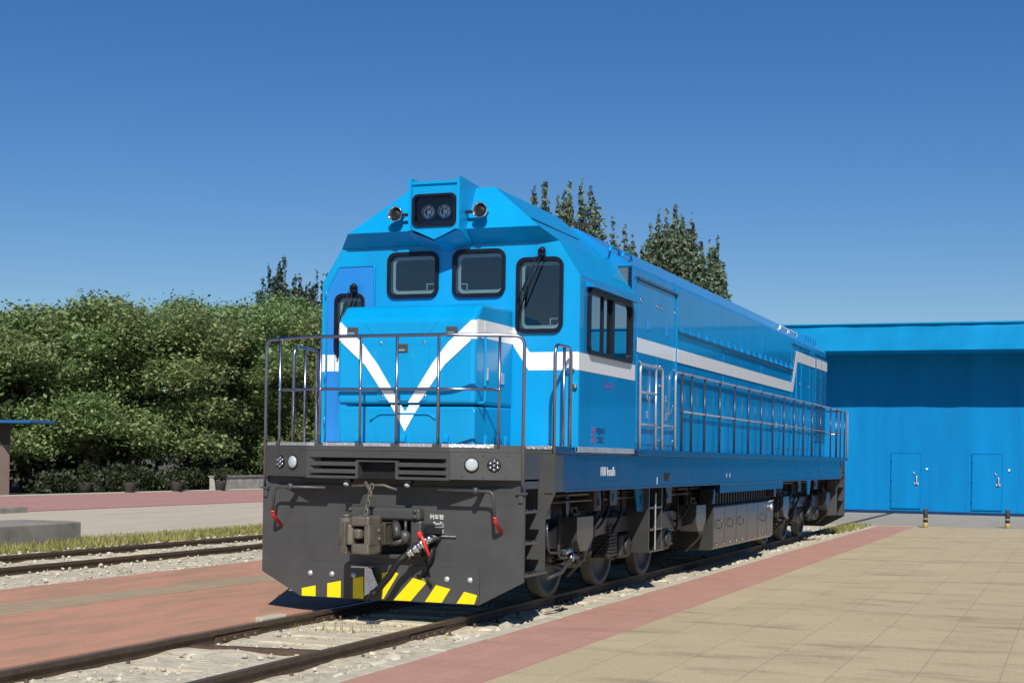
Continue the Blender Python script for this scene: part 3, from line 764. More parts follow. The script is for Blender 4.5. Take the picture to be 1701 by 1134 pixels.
# ---------------------------------------------------------------- engine hood
BS = M['blue_shaded']; YE = 18.0
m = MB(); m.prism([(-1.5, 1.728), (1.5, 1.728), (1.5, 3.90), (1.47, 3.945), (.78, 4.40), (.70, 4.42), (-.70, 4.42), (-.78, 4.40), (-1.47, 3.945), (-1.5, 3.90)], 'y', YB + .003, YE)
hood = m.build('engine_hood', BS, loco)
m = MB()
for i in range(7):
    z = 3.63 + i * .045
    x0 = max(1.22, 1.53 - (z - 3.53) * .64)
    for s in (1, -1): m.hexa([(s * x0, YB - .035, z), (s * 1.49, YB - .035, z), (s * 1.49, YB, z + .012), (s * x0, YB, z + .012), (s * x0, YB - .035, z + .008), (s * 1.49, YB - .035, z + .008), (s * 1.49, YB, z + .03), (s * x0, YB, z + .03)])
build_each(m, 'corner_louvre', M['navy'], hood, SIDE)
X = 1.5
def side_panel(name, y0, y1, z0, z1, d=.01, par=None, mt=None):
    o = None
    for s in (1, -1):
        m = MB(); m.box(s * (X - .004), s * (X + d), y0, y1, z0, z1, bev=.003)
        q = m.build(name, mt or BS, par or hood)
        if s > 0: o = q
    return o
doors = []
for y0, y1 in ((3.73, 4.645), (4.655, 5.52)):
    d_ = side_panel('engine_door', y0, y1, 1.80, 3.775); doors.append(d_)
    for z in (3.55, 2.80, 2.55, 2.02, 1.86):
        for y in (y0 + .10, y1 - .07):
            m = MB(); m.bolt((X + .01, y, z), (1, 0, 0), .024, .02); m.build('door_bolt', M['chrome'], d_)
    ym = (y0 + y1) / 2
    m = MB(); m.box(X + .009, X + .02, ym - .05, ym + .05, 3.08 + .13, 3.08 + .25, bev=.004); m.build('door_latch', M['sky_tint_blue'], d_)
    for z in (2.35, 2.12):
        m = MB(); m.box(X + .009, X + .022, ym - .02, ym + .02, z, z + .09, bev=.004); m.build('door_latch', M['chrome'], d_)
m = MB()
for s in (1, -1): m.box(s * (X - .002), s * (X + .035), 3.68, 5.56, 3.785, 3.815)
build_each(m, 'hood_gutter', M['navy'], hood)
m = MB()
for s in (1, -1):
    m.box(s * (X - .002), s * (X + .03), 5.54, 5.585, 1.735, 3.90)
build_each(m, 'hood_rib', BS, hood)
m = MB()
for y in (8.4, 11.26, 14.05, 15.0, 16.02):
    z0, z1 = (1.735, 3.285) if y in (8.4,) else (1.735, 3.90)
    for s in (1, -1): m.box(s * (X - .002), s * (X + .006), y - .008, y + .008, z0, z1)
build_each(m, 'panel_joint', BS, hood)
for y0, y1 in ((12.15, 13.05), (13.12, 14.0), (14.1, 14.96), (15.05, 15.98), (16.06, 16.58)):
    d_ = side_panel('side_door', y0, y1, 1.86, 2.72)
    m = MB(); m.box(X + .009, X + .025, (y0 + y1) / 2 - .03, (y0 + y1) / 2 + .03, 2.22, 2.30, bev=.004); m.build('door_latch', M['chrome'], d_)
for y0, y1 in ((14.55, 14.97), (15.05, 15.95)):
    d_ = side_panel('side_door', y0, y1, 2.78, 3.48)
    m = MB(); m.bolt((X + .01, y1 - .1, 3.1), (1, 0, 0), .02, .016); m.build('door_bolt', M['chrome'], d_)
m = MB()
for s in (1, -1): m.box(s * (X - .002), s * (X + .035), 14.05, 15.95, 3.79, 3.815)
build_each(m, 'hood_gutter', M['navy'], hood)
m = MB()
for s in (1, -1): m.box(s * (X - .002), s * (X + .04), 5.60, 14.03, 3.295, 3.32)
lg = build_each(m, 'hood_ledge', M['navy'], hood)[0]
for i in range(18):
    y = 5.84 + i * .475
    m = MB()
    for s in (1,): m.prism([(X - .002, 3.321), (X + .038, 3.321), (X - .002, 3.43)], 'y', y, y + .045)
    m.build('gusset', BS, lg)
# louvred radiator panels
for y0, y1 in ((16.64, 17.24), (17.30, 17.95)):
    for s in (1, -1):
        m = MB(); m.mi = 0; m.box(s * (X - .004), s * (X + .004), y0, y1, 2.02, 3.80)
        m.mi = 1
        for k in range(34):
            z = 2.06 + k * .05
            m.hexa([(s * (X + .004), y0 + .03, z), (s * (X + .032), y0 + .03, z), (s * (X + .032), y1 - .03, z), (s * (X + .004), y1 - .03, z),
                    (s * (X + .004), y0 + .03, z + .03), (s * (X + .03), y0 + .03, z + .012), (s * (X + .03), y1 - .03, z + .012), (s * (X + .004), y1 - .03, z + .03)])
        m.build('radiator_louvre', [M['navy'], BS], hood)
# hood stripe
for s in (1, -1):
    m = MB()
    def strip(pts):
        xs = (s * (X + .0105), s * (X + .0135)); m.prism(pts, 'x', *xs)
    for a, b in ((3.70, 5.535), (5.59, 14.05)): strip([(a, 2.91), (b, 2.91), (b, 3.085), (a, 3.085)])
    strip([(14.05, 2.91), (14.14, 2.91), (14.56, 3.50), (16.62, 3.51), (16.62, 3.70), (14.47, 3.70), (14.05, 3.085)])
    m.box(s * (X + .033), s * (X + .036), 5.541, 5.584, 2.911, 3.084)
    m.box(s * (X + .0335), s * (X + .0365), 16.645, 17.235, 3.51, 3.70) ; m.box(s * (X + .0335), s * (X + .0365), 17.305, 17.945, 3.51, 3.70)
    m.build('hood_stripe', W, hood)
# roof fittings
for y0, y1 in ((3.45, 3.88), (3.98, 4.40)):
    m = MB(); m.tube(rpath([(1.22, y0, 4.10), (1.23, y0 + .04, 4.165), (1.23, y1 - .04, 4.165), (1.22, y1, 4.10)], .06), .016, 8); m.build('roof_handle', B, hood)
for y0, y1 in ((14.5, 15.5), (15.3, 16.3)):
    m = MB(); m.tube(rpath([(1.18, y0, 4.10), (1.18, y0 + .04, 4.18), (1.18, y1 - .04, 4.18), (1.18, y1, 4.10)], .04), .02, 8); m.build('roof_handle', W, hood)
m = MB()
for k in range(5): m.box(.95, 1.3, 16.6 + k * .3, 16.75 + k * .3, 4.0, 4.2, bev=.01)
m.build('roof_grille', BS, hood)
m = MB(); m.box(-.5, .5, 12.2, 13.4, 4.41, 4.55, bev=.03); m.build('roof_hatch', BS, hood)

# ---------------------------------------------------------------- railings
ST = M['steel']
def front_railing(T):
    m = MB(); m.tube(rpath([(-1.44, .0, 1.27), (-1.44, .0, 2.80), (-.78, -.285, 2.80), (.78, -.285, 2.80), (1.44, .0, 2.80), (1.44, .0, 1.27)], .10, 6), .017, 10)
    bmesh.ops.transform(m.bm, matrix=T, verts=m.bm.verts); r = m.build('end_railing', ST, loco)
    m = MB(); m.tube(rpath([(-1.22, -.10, 2.27), (-.78, -.285, 2.27), (.78, -.285, 2.27), (1.22, -.10, 2.27)], .06), .014, 8)
    bmesh.ops.transform(m.bm, matrix=T, verts=m.bm.verts); m.build('mid_rail', ST, r)
    for x in (-1.22, -.65, -.20, .20, .65, 1.22):
        y = -.285 if abs(x) < .78 else -.10
        m = MB(); m.tube([(x, y, 1.70), (x, y, 2.80)], .0145, 8); m.sphere((x, y, 2.27), .022, 8)
        bmesh.ops.transform(m.bm, matrix=T, verts=m.bm.verts); m.build('post', ST, r)
front_railing(Matrix.Identity(4)); front_railing(Matrix.Translation((0, L, 0)) @ Matrix.Diagonal((-1, -1, 1, 1)))
def loop(x, y0, y1, ym, zlow0, ztop=2.78, zlow1=1.73, ST=M['steel']):
    m = MB(); m.tube(rpath([(x, y0, zlow0), (x, y0, ztop), (x, y1, ztop), (x, y1, zlow1)], .11, 6), .018, 10); r = m.build('step_handrail', ST, loco)
    m = MB(); m.tube([(x, ym, 1.73), (x, ym, ztop - .01)], .016, 8); m.build('post', ST, r)
    return r
loop(1.48, .80, 1.31, 1.09, 1.26); loop(-1.46, .62, 1.14, .87, 1.26)
for s in (1, -1):
    x = s * 1.55
    r = loop(x, 3.73, 4.76, 4.45, 1.70, 2.77, ST=M['silver'])
    for z in (2.43, 2.04):
        m = MB(); m.tube([(x, 3.74, z), (x, 4.45, z)], .014, 8); m.build('mid_rail', M['silver'], r)
    m = MB(); m.tube(rpath([(x, 5.41, 1.70), (x, 5.41, 2.77), (x, L - .5, 2.77), (x, L - .35, 2.77), (x, L - .35, 1.70)], .14, 6), .017, 10)
    ST_, ST = ST, M['silver']
    sr = m.build('side_railing', ST, loco)
    m = MB(); m.tube([(x, 5.76, 2.26), (x, L - .4, 2.26)], .0135, 8); m.build('mid_rail', ST, sr)
    for y in (5.77, 6.30, 7.06, 8.01, 9.02, 10.05, 11.08, 12.08, 13.1, 14.12, 15.13, 16.12, 17.12, 18.45, 19.3, 19.85, 20.45):
        m = MB(); m.tube([(x, y, 1.70), (x, y, 2.77)], .016, 8); m.sphere((x, y, 2.26), .023, 8); m.sphere((x, y, 2.765), .024, 8); m.build('post', M['darksteel'], sr)
    m = MB()
    n = 15
    for k in range(n):
        t = (k + .5) / n; y = 4.78 + t * .62; z = 2.45 - .24 * (1 - (2 * t - 1) ** 2)
        a = (k % 2) * pi / 2
        P_ = [Vector((x + sin(a) * .012 * cos(u), y + .03 * sin(u), z + cos(a) * .012 * cos(u))) for u in [2 * pi * i / 8 for i in range(8)]]
        m.tube(P_, .005, 6, True)
    m.build('gate_chain', M['chrome'], sr)
    m = MB(); m.tube([(x, 4.80, 2.05), (x, 5.40, 2.05)], .012, 8); m.build('mid_rail', ST, sr); ST = ST_
m = MB(); m.tube(rpath([(1.40, YE + .0, 3.06), (1.40, YE + .18, 3.06), (1.40, YE + .18, 1.95), (1.40, YE, 1.95)], .08), .018, 8); m.build('rear_grab_rail', BS, loco)
m = MB(); m.tube(rpath([(-1.40, YE + .0, 3.06), (-1.40, YE + .18, 3.06), (-1.40, YE + .18, 1.95), (-1.40, YE, 1.95)], .08), .018, 8); m.build('rear_grab_rail', BS, loco)
# ---------------------------------------------------------------- running gear
U, U2 = M['under'], M['under2']
def bogie(ya, d):
    """three axles; ya = first axle, d = +1 when the end of the locomotive is towards -y"""
    axles = [ya, ya + 1.97, ya + 3.94]
    y0, y1 = ya - .95, ya + 4.9
    m = MB()
    for s in (1, -1):
        m.prism([(y0, .62), (y0, .80), (y0 + .5, .90), (y1 - .5, .90), (y1, .80), (y1, .62), (y1 - .4, .60), (ya + 2.9, .70), (ya + 1.0, .70), (y0 + .4, .60)], 'x', s * .98, s * 1.13, bev=.02)
        m.box(s * .98, s * .3, y0 + 1.9, y0 + 2.15, .60, .85); m.box(s * .98, s * .3, ya + 2.8, ya + 3.1, .60, .85)
    m.box(-.98, .98, y0, y0 + .14, .60, .80)
    bg = m.build('bogie_frame', U2, loco)
    for y in axles:
        m = MB()
        m.cyl((-.9, y, .525), (.9, y, .525), .085, n=14)
        for s in (1, -1):
            x = s * .75
            m.lathe((x + s * .065, y, .525), (-s, 0, 0), [(0, .09), (.0, .14), (.02, .17), (.035, .43), (.0, .445), (.0, .525), (.10, .525), (.102, .55), (.13, .55), (.13, .43), (.10, .17), (.13, .12)], 40)
        m.build('wheelset', M['wheel'], bg)
        for s in (1, -1):
            m = MB(); m.box(s * .96, s * 1.16, y - .19, y + .19, .36, .66, bev=.04); m.lathe((s * 1.155, y, .51), (s, 0, 0), [(0, .12), (.035, .115), (.045, .08), (.05, 0)], 18)
            for k in range(5):
                a = k * 2 * pi / 5; m.bolt((s * 1.19, y + .085 * cos(a), .51 + .085 * sin(a)), (s, 0, 0), .014, .012)
            m.box(s * .98, s * 1.10, y - .30, y - .21, .42, .74, bev=.02); m.box(s * .98, s * 1.10, y + .21, y + .30, .42, .74, bev=.02)
            m.build('axle_box', U, bg)
            for dy in (-.38, .38):
                m = MB()
                P = [(s * 1.06 + .065 * cos(t), y + dy + .065 * sin(t), .44 + .26 * t / (10 * pi)) for t in [10 * pi * i / 90 for i in range(91)]]
                m.tube(P, .014, 6); m.cyl((s * 1.06, y + dy, .41), (s * 1.06, y + dy, .44), .085, n=12); m.build('coil_spring', U2, bg)
            m = MB(); m.box(s * .90, s * .66, y - .62, y - .545, .40, .72, bev=.02); m.tube([(s * .85, y - .6, .70), (s * .85, y - .66, .95)], .03, 8)
            m.tube([(s * .9, y - .58, .46), (s * 1.0, y - .4, .40), (s * 1.05, y - .2, .36)], .022, 8)
            m.build('brake_shoe', U, bg)
    for s in (1, -1):
        for yy in (ya + 1.2, ya + 3.1):
            m = MB()
            for k in range(9):
                z = .42 + k * .042
                m.box(s * .92, s * 1.17, yy, yy + .34, z, z + .026, bev=.006)
            m.box(s * .94, s * 1.14, yy + .02, yy + .32, .40, .82)
            m.build('rubber_spring', U, bg)
        m = MB(); m.tube([(s * 1.18, ya + .75, 1.12), (s * 1.18, ya + .42, .70)], .045, 10); m.tube([(s * 1.18, ya + .42, .70), (s * 1.18, ya + .30, .52)], .028, 10)
        m.sphere((s * 1.18, ya + .30, .52), .05, 10); m.sphere((s * 1.18, ya + .75, 1.12), .05, 10); m.build('damper', U2, bg); m = MB()
        m.tube([(s * 1.18, ya + 2.75, .60), (s * 1.18, ya + 3.25, 1.05)], .04, 10); m.sphere((s * 1.18, ya + 2.75, .60), .05, 10); m.tube([(s * 1.18, ya + 2.65, .5), (s * 1.18, ya + 3.0, .85)], .06, 10)
        m.build('damper', U2, bg)
        m = MB(); m.lathe((s * 1.0, ya + 1.65, .86), (0, 1, 0), [(0, .0), (.0, .10), (.28, .10), (.34, .05), (.40, .03)], 14); m.build('brake_cylinder', U2, bg)
        m = MB()
        for (a, b, c) in ((ya - .25, .95, ya + .0), (ya + 1.55, 1.2, ya + 1.2), (ya + 2.4, 1.2, ya + 2.6), (ya + 4.3, 1.15, ya + 4.55)):
            m.tube(rpath([(s * 1.2, a, b + .08), (s * 1.22, a, b - .25), (s * 1.15, c, .62), (s * .95, c, .40)], .12), .018, 7)
        build_each(m, 'air_hose', M['black'], bg)
        m = MB(); m.tube(rpath([(s * 1.22, y0 + .1, 1.0), (s * 1.22, y0 + .1, .52), (s * 1.22, ya - .1, .50), (s * 1.05, ya - .05, .46)], .08), .016, 7)
        m.cyl((s * 1.22, ya - .38, .50), (s * 1.22, ya - .22, .50), .03, n=10); m.build('sand_pipe', U2, bg)
bogie(2.60, 1); bogie(15.2, -1)

prof = [(0, .95), (.58, .945), (.59, .70), (.40, .565), (.12, .565), (.02, .69)]
for y in (2.14, 7.68, 14.50, 19.62):
    for s in (1, -1):
        m = MB(); m.hexa([(s * 1.30, y, .70), (s * .92, y, .60), (s * .92, y + .59, .60), (s * 1.30, y + .59, .70), (s * 1.30, y, .952), (s * 1.05, y, .952), (s * 1.05, y + .59, .952), (s * 1.30, y + .59, .952)])
        m.prism([(y + a, b) for a, b in [(0.002, .70), (.588, .70), (.40, .565), (.14, .565)]], 'x', s * 1.02, s * 1.298)
        m.box(s * 1.05, s * 1.10, y + .2, y + .3, .95, 1.28)
        sb = m.build('sand_box', M['greygloss'], loco)
        m = MB(); m.cyl((s * 1.18, y + .24, .952), (s * 1.18, y + .24, 1.0), .06, n=14); m.tube(rpath([(s * 1.18, y + .14, .99), (s * 1.18, y + .14, 1.05), (s * 1.18, y + .34, 1.05), (s * 1.18, y + .34, .99)], .03), .012, 6)
        m.build('filler_cap', M['cast'], sb)
        m = MB(); m.tube(rpath([(s * 1.24, y + .45, .60), (s * 1.24, y + .50, .48), (s * 1.0, y + .55, .25)], .06), .02, 8); m.cyl((s * 1.24, y + .44, .63), (s * 1.24, y + .48, .52), .035, n=10); m.build('sand_valve', M['cast'], sb)

# fuel tank
m = MB(); m.prism([(-1.35, .30), (-1.30, .25), (1.30, .25), (1.35, .30), (1.35, .90), (1.30, .93), (-1.30, .93), (-1.35, .90)], 'y', 8.58, 13.25, bev=.015)
tank = m.build('fuel_tank', M['greygloss'], loco)
m = MB()
for y in (9.3, 10.15, 11.0, 11.85, 12.65):
    for s in (1, -1): m.box(s * 1.352, s * 1.345, y, y + .02, .30, .90)
build_each(m, 'tank_seam', U, tank)
for i in range(10):
    m = MB(); m.bolt((1.35, 8.75 + i * .47, .335), (1, 0, 0), .024, .02); m.build('tank_bolt', M['chrome'], tank)
for y in (8.9, 9.7, 10.5, 12.3):
    m = MB(); m.tube(rpath([(1.35, y, .70), (1.40, y, .70), (1.40, y, .58), (1.35, y, .58)], .02), .010, 6); m.build('tank_handle', M['greygloss'], tank)
m = MB(); m.lathe((1.35, 12.95, .80), (1, 0, 0), [(0, .06), (.04, .06), (.05, .04), (.055, 0)], 14); m.tube([(1.36, 12.8, .90), (1.38, 13.1, .92)], .014, 6); m.build('tank_filler', M['galv'], tank)
m = MB()
for s in (1, -1):
    m.box(s * 1.40, s * 1.10, 8.75, 13.9, 1.12, 1.253)
build_each(m, 'tank_hanger', M['navy'], loco)
m = MB()
for s in (1, -1):
    m.box(s * 1.22, s * .9, 8.7, 13.2, .932, 1.118)
    for k in range(22): m.box(s * 1.25, s * 1.22, 8.8 + k * .2, 8.86 + k * .2, .94, 1.11)
build_each(m, 'battery_box', U, loco, SIDE)
m = MB(); m.prism([(8.42, .96), (8.58, .96), (8.58, 1.18), (8.50, 1.18)], 'x', 1.15, 1.36, bev=.008)
for k in range(5): m.box(1.361, 1.375, 8.46, 8.57, .98 + k * .035, .995 + k * .035)
m.build('louvre_box', M['greygloss'], loco)
m = MB(); m.prism([(13.28, .98), (13.44, .98), (13.36, 1.18), (13.28, 1.18)], 'x', 1.15, 1.36, bev=.008); m.build('louvre_box', M['greygloss'], loco)

# side ladders
for s in (1, -1):
    for y in (4.74,):
        m = MB()
        m.box(s * 1.40, s * 1.10, y, y + .03, .44, 1.26); m.box(s * 1.40, s * 1.10, y + .62, y + .65, .44, 1.26); m.box(s * 1.12, s * 1.10, y + .03, y + .62, .44, 1.26)
        m.box(s * 1.42, s * 1.10, y - .02, y + .67, .425, .445)
        ld = m.build('side_ladder', M['greygloss'], loco)
        for z in (.70, .98):
            m = MB(); m.box(s * 1.41, s * 1.13, y + .031, y + .619, z, z + .025); m.build('rung', M['greygloss'], ld)
        m = MB(); m.box(s * 1.402, s * 1.415, y + .28, y + .30, .445, 1.18); m.build('ladder_pole', M['galv'], ld)
    m = MB(); m.plate([(4.42, 1.253), (4.86, 1.253), (4.76, .95), (4.60, .95)], [[(4.58, 1.16), (4.70, 1.16), (4.66, 1.04), (4.62, 1.04)]] if s > 0 else [], .03, on_right(s * 1.30)); m.build('sling_bracket', M['blue_shaded'], loco)
    m = MB(); m.plate([(17.0, 1.253), (17.44, 1.253), (17.30, .95), (17.14, .95)], [], .03, on_right(s * 1.30)); m.build('sling_bracket', M['blue_shaded'], loco)
# pipes, reservoirs and boxes hung under the frame
m = MB()
for s in (1, -1):
    m.tube([(s * 1.15, 1.2, 1.20), (s * 1.15, 8.5, 1.20)], .022, 8); m.tube([(s * 1.20, 1.2, 1.13), (s * 1.20, 7.6, 1.13)], .016, 8)
    m.tube([(s * 1.15, 13.3, 1.20), (s * 1.15, 20.2, 1.20)], .022, 8)
build_each(m, 'air_pipe', U2, loco)
for s in (1, -1):
    m = MB(); m.lathe((s * .85, 5.9, 1.02), (0, 1, 0), [(0, 0), (.03, .10), (.08, .15), (1.5, .15), (1.55, .10), (1.58, 0)], 18); m.build('air_reservoir', U2, loco)
    for y, dy, z in ((2.95, .35, 1.0), (3.55, .3, 1.05), (6.1, .35, 1.02), (16.3, .4, 1.02), (18.3, .4, 1.04)):
        m = MB(); m.box(s * 1.25, s * .95, y, y + dy, z, 1.25, bev=.015); m.box(s * 1.262, s * 1.25, y + .1, y + .16, z + .06, z + .14); m.build('equipment_box', U2, loco)
    m = MB()
    for y in (3.1, 3.35, 5.7, 5.95, 7.3, 16.0, 17.9):
        m.tube(rpath([(s * 1.28, y, 1.25), (s * 1.30, y + .02, 1.0), (s * 1.22, y - .2, .78), (s * 1.05, y - .25, .7)], .12), .016, 7)
    build_each(m, 'cable_loop', M['black'], loco)
    m = MB(); m.tube(rpath([(s * 1.36, .95, .95), (s * 1.36, 1.0, .62), (s * 1.36, 1.5, .60)], .1), .014, 7); m.cyl((s * 1.36, 1.45, .60), (s * 1.36, 1.75, .61), .03, n=10)
    m.tube([(s * 1.36, 1.75, .52), (s * 1.33, 1.55, .38), (s * 1.3, 1.2, .34)], .02, 8); m.cyl((s * 1.36, 1.8, .56), (s * 1.36, 1.72, .50), .035, n=10)
    m.build('end_hose', U2, loco)
    m = MB(); m.cyl((s * 1.36, 1.52, .60), (s * 1.36, 1.66, .605), .034, n=12); m.cyl((s * 1.36, 1.78, .55), (s * 1.36, 1.74, .51), .04, n=12); m.build('hose_coupling', M['chrome'], loco)
m = MB(); m.box(-.85, .85, 1.0, 8.3, .88, 1.25); m.box(-.85, .85, 13.4, 20.2, .88, 1.25); m.box(-.6, .6, 2.2, 6.8, .35, .88); m.box(-.6, .6, 14.8, 19.4, .35, .88); build_each(m, 'traction_equipment', U, loco)
# ================================================================== SETTING
rng = np.random.default_rng(11)
# paving materials
M['tan'] = brick_mat('tan_paving', (.50, .405, .245), (.46, .37, .22), (.37, .295, .18), .90, .60, .006, .8, rot=radians(90), stains=(.55, 1.5, 1), stain_col=(.17, .145, .085))
M['redpave'] = brick_mat('red_paving', (.485, .262, .195), (.45, .24, .175), (.38, .21, .155), .46, .23, .004, .5, rot=radians(90), stains=(.6, 1.6, 1), stain_col=(.25, .13, .09))
M['redleft'] = brick_mat('worn_red_paving', (.52, .26, .17), (.49, .245, .155), (.40, .21, .14), .46, .23, .004, .85, rot=radians(90), stains=(1.6, .45, 1), stain_col=(.29, .20, .12), smin=.45)
M['pinkpath'] = brick_mat('pink_path', (.45, .235, .205), (.42, .22, .19), (.33, .18, .16), .8, .4, .01, .3, stains=(.5, .5, 1))
M['kerbm'] = mat('kerb_concrete', (.50, .455, .34), .85, var=.18, vscale=5., bump=.3, bscale=40.)
M['concrete'] = mat('concrete_apron', (.33, .30, .24), .85, var=.14, vscale=1.2, bump=.15, bscale=30.)
M['roadm'] = mat('road_concrete', (.49, .42, .32), .85, var=.10, vscale=.7, stretch=(2, .3, 1), bump=.15, bscale=30.)
M['ballast'] = mat('ballast_bed', (.53, .47, .35), .9, var=.28, vscale=6., bump=.8, bscale=26., bdist=.03)
M['stone'] = leaf_mat('ballast_stones', (.36, .32, .24), (.58, .53, .42), 0.)
M['earth'] = mat('bare_earth', (.085, .072, .052), .95, var=.35, vscale=1.5, bump=.4, bscale=8., bdist=.03)
M['sleeper'] = mat('concrete_sleeper', (.52, .46, .34), .9, var=.16, vscale=6., bump=.35, bscale=26., bdist=.02)
M['rust'] = mat('rusty_rail', (.115, .072, .045), .65, metal=.25, var=.4, vscale=9., bump=.25, bscale=40., col2=(.06, .042, .03))
M['railtop'] = mat('worn_rail_head', (.16, .115, .080), .45, metal=.5, var=.3, vscale=7., stretch=(1, .3, 1))
M['wallblue'] = mat('shed_wall_paint', (.0, .175, .43), .7, spec=.12, var=.13, vscale=.8, stretch=(1.5, 1, .25), bump=.12, bscale=2., bstretch=(2, 1, .2), bdist=.02)
M['fasciablue'] = mat('shed_fascia_paint', (.0, .225, .50), .65, spec=.15, var=.09, vscale=.9, stretch=(1.5, 1, .5), bump=.35, bscale=1.2, bstretch=(1.4, 1, .6), bdist=.05)
M['brickwall'] = brick_mat('pink_brick', (.36, .22, .17), (.31, .19, .15), (.40, .34, .28), .24, .075, .012, .3, axes='YZ')
M['hutband'] = mat('hut_band', (.115, .090, .072), .8, var=.2)
M['roofblue'] = mat('blue_roof_sheet', (.02, .11, .30), .45)
M['stonewall'] = mat('grey_wall', (.24, .225, .19), .9, var=.3, vscale=2., bump=.3, bscale=14.)
M['palewall'] = mat('pale_plaster', (.36, .35, .31), .9, var=.3, vscale=2.2)
M['bollard_dark'] = mat('bollard_black', (.035, .033, .030), .6, var=.3, vscale=8.)
M['bollard_y'] = mat('bollard_yellow', (.42, .31, .11), .6, var=.25, vscale=8.)
M['potm'] = mat('dark_pot', (.05, .045, .040), .8, var=.3)

def sheet(name, pts, z0, z1, mt, label, cat, bev=0.):
    m = MB(); m.prism(pts, 'z', z0, z1, bev=bev); o = m.build(name, mt); struct(o); o['label'] = label; o['category'] = cat; return o
def rect(x0, x1, y0, y1): return [(x0, y0), (x1, y0), (x1, y1), (x0, y1)]
m = MB(); m._f([m.bm.verts.new(q) for q in ((-700, -700, -.30), (700, -700, -.30), (700, 1200, -.30), (-700, 1200, -.30))])
o = struct(m.build('ground', M['earth'])); o['label'] = 'bare dark earth under the trees and all around the yard'; o['category'] = 'ground'

YA = 26.2
sheet('yard_paving', rect(2.56, 60, -24, YA), -.29, -.012, M['tan'], 'tan slab paving of the yard on the right of the track', 'paving')
sheet('red_paving_strip', rect(1.62, 2.555, -24, YA), -.29, -.016, M['redpave'], 'red paved strip between the kerb and the tan slabs', 'paving')
# kerb: a row of stones, one structure
m = MB(); y = -24.
while y < YA - .3:
    l = random.choice((.98, 1.0, .99)); dz = random.uniform(-.006, .004); m.box(1.475 + random.uniform(-.006, .006), 1.615, y, y + l - .012, -.29, -.008 + dz, bev=.008); y += l
o = struct(m.build('kerb', M['kerbm'])); o['label'] = 'pale concrete kerb along the ballast edge beside the red strip'; o['category'] = 'kerb'
sheet('concrete_apron', rect(.86, 60, YA + .005, 38), -.29, -.004, M['concrete'], 'grey concrete apron in front of the blue shed', 'pavement')
sheet('concrete_apron', rect(-.64, .64, YA + .005, 38), -.29, -.006, M['concrete'], 'narrow concrete infill between the rails in front of the shed', 'pavement')
sheet('concrete_apron', rect(-9, -.86, YA + .005, 38), -.29, -.004, M['concrete'], 'concrete apron left of the rails behind the locomotive', 'pavement')
# left side
LX0 = -5.2
sheet('worn_paving', rect(LX0, -.95, -24, YA), -.29, -.018, M['redleft'], 'worn red paving between the two tracks', 'paving')
M['tanstrip'] = brick_mat('worn_tan_paving', (.40, .30, .185), (.37, .275, .17), (.22, .18, .11), .46, .23, .006, .5, rot=radians(90), stains=(1., .3, 1))
m = MB()
m.prism([(-4.1, -3.0), (-3.35, -3.0), (-3.3, .5), (-3.0, 4.), (-2.9, 14), (-3.6, 14), (-3.75, 4.0), (-3.95, .5)], 'z', -.0178, -.0135)
o = struct(m.build('worn_paving_band', M['tanstrip'])); o['label'] = 'olive tan band of paving running through the worn red paving'; o['category'] = 'paving'
sheet('road', rect(-20.2, -11.2, -30, 70), -.29, -.05, M['roadm'], 'pale concrete road beyond the second track', 'road')
sheet('pink_path', rect(-28.9, -20.25, -30, 80), -.29, -.03, M['pinkpath'], 'pink paved path in front of the trees', 'path')
sheet('path_edge', rect(-29.9, -28.95, -30, 80), -.29, .0, M['kerbm'], 'pale edging strip between the pink path and the trees', 'kerb')

# ballast beds with relief
def bed(name, x0, x1, y0, y1, z, amp, label, step=.16):
    nx = int((x1 - x0) / step) + 1; ny = int((y1 - y0) / step) + 1
    m = MB(); g = []
    from mathutils import noise
    for j in range(ny):
        row = []
        for i in range(nx):
            x = x0 + (x1 - x0) * i / (nx - 1); y = y0 + (y1 - y0) * j / (ny - 1)
            h = noise.fractal(Vector((x * 1.7, y * 1.7, 3.1)), 1., 2., 4) * amp
            row.append(m.bm.verts.new((x, y, z + h)))
        g.append(row)
    for j in range(ny - 1):
        for i in range(nx - 1): m._f([g[j][i], g[j][i + 1], g[j + 1][i + 1], g[j + 1][i]], True)
    o = struct(m.build(name, M['ballast'])); o['label'] = label; o['category'] = 'ballast'; return o
bed('ballast_bed', -.95, 1.475, -24, YA, -.108, .030, 'pale gravel bed under the rails of the locomotive')
bed('ballast_bed', -9.9, -5.2, -24, 60, -.11, .04, 'pale gravel bed of the empty second track', .3)
m = MB(); m.prism(rect(-11.2, -9.9, -30, 70), 'z', -.29, -.09); o = struct(m.build('verge', M['earth'])); o['label'] = 'earth verge between the second track and the road'; o['category'] = 'ground'

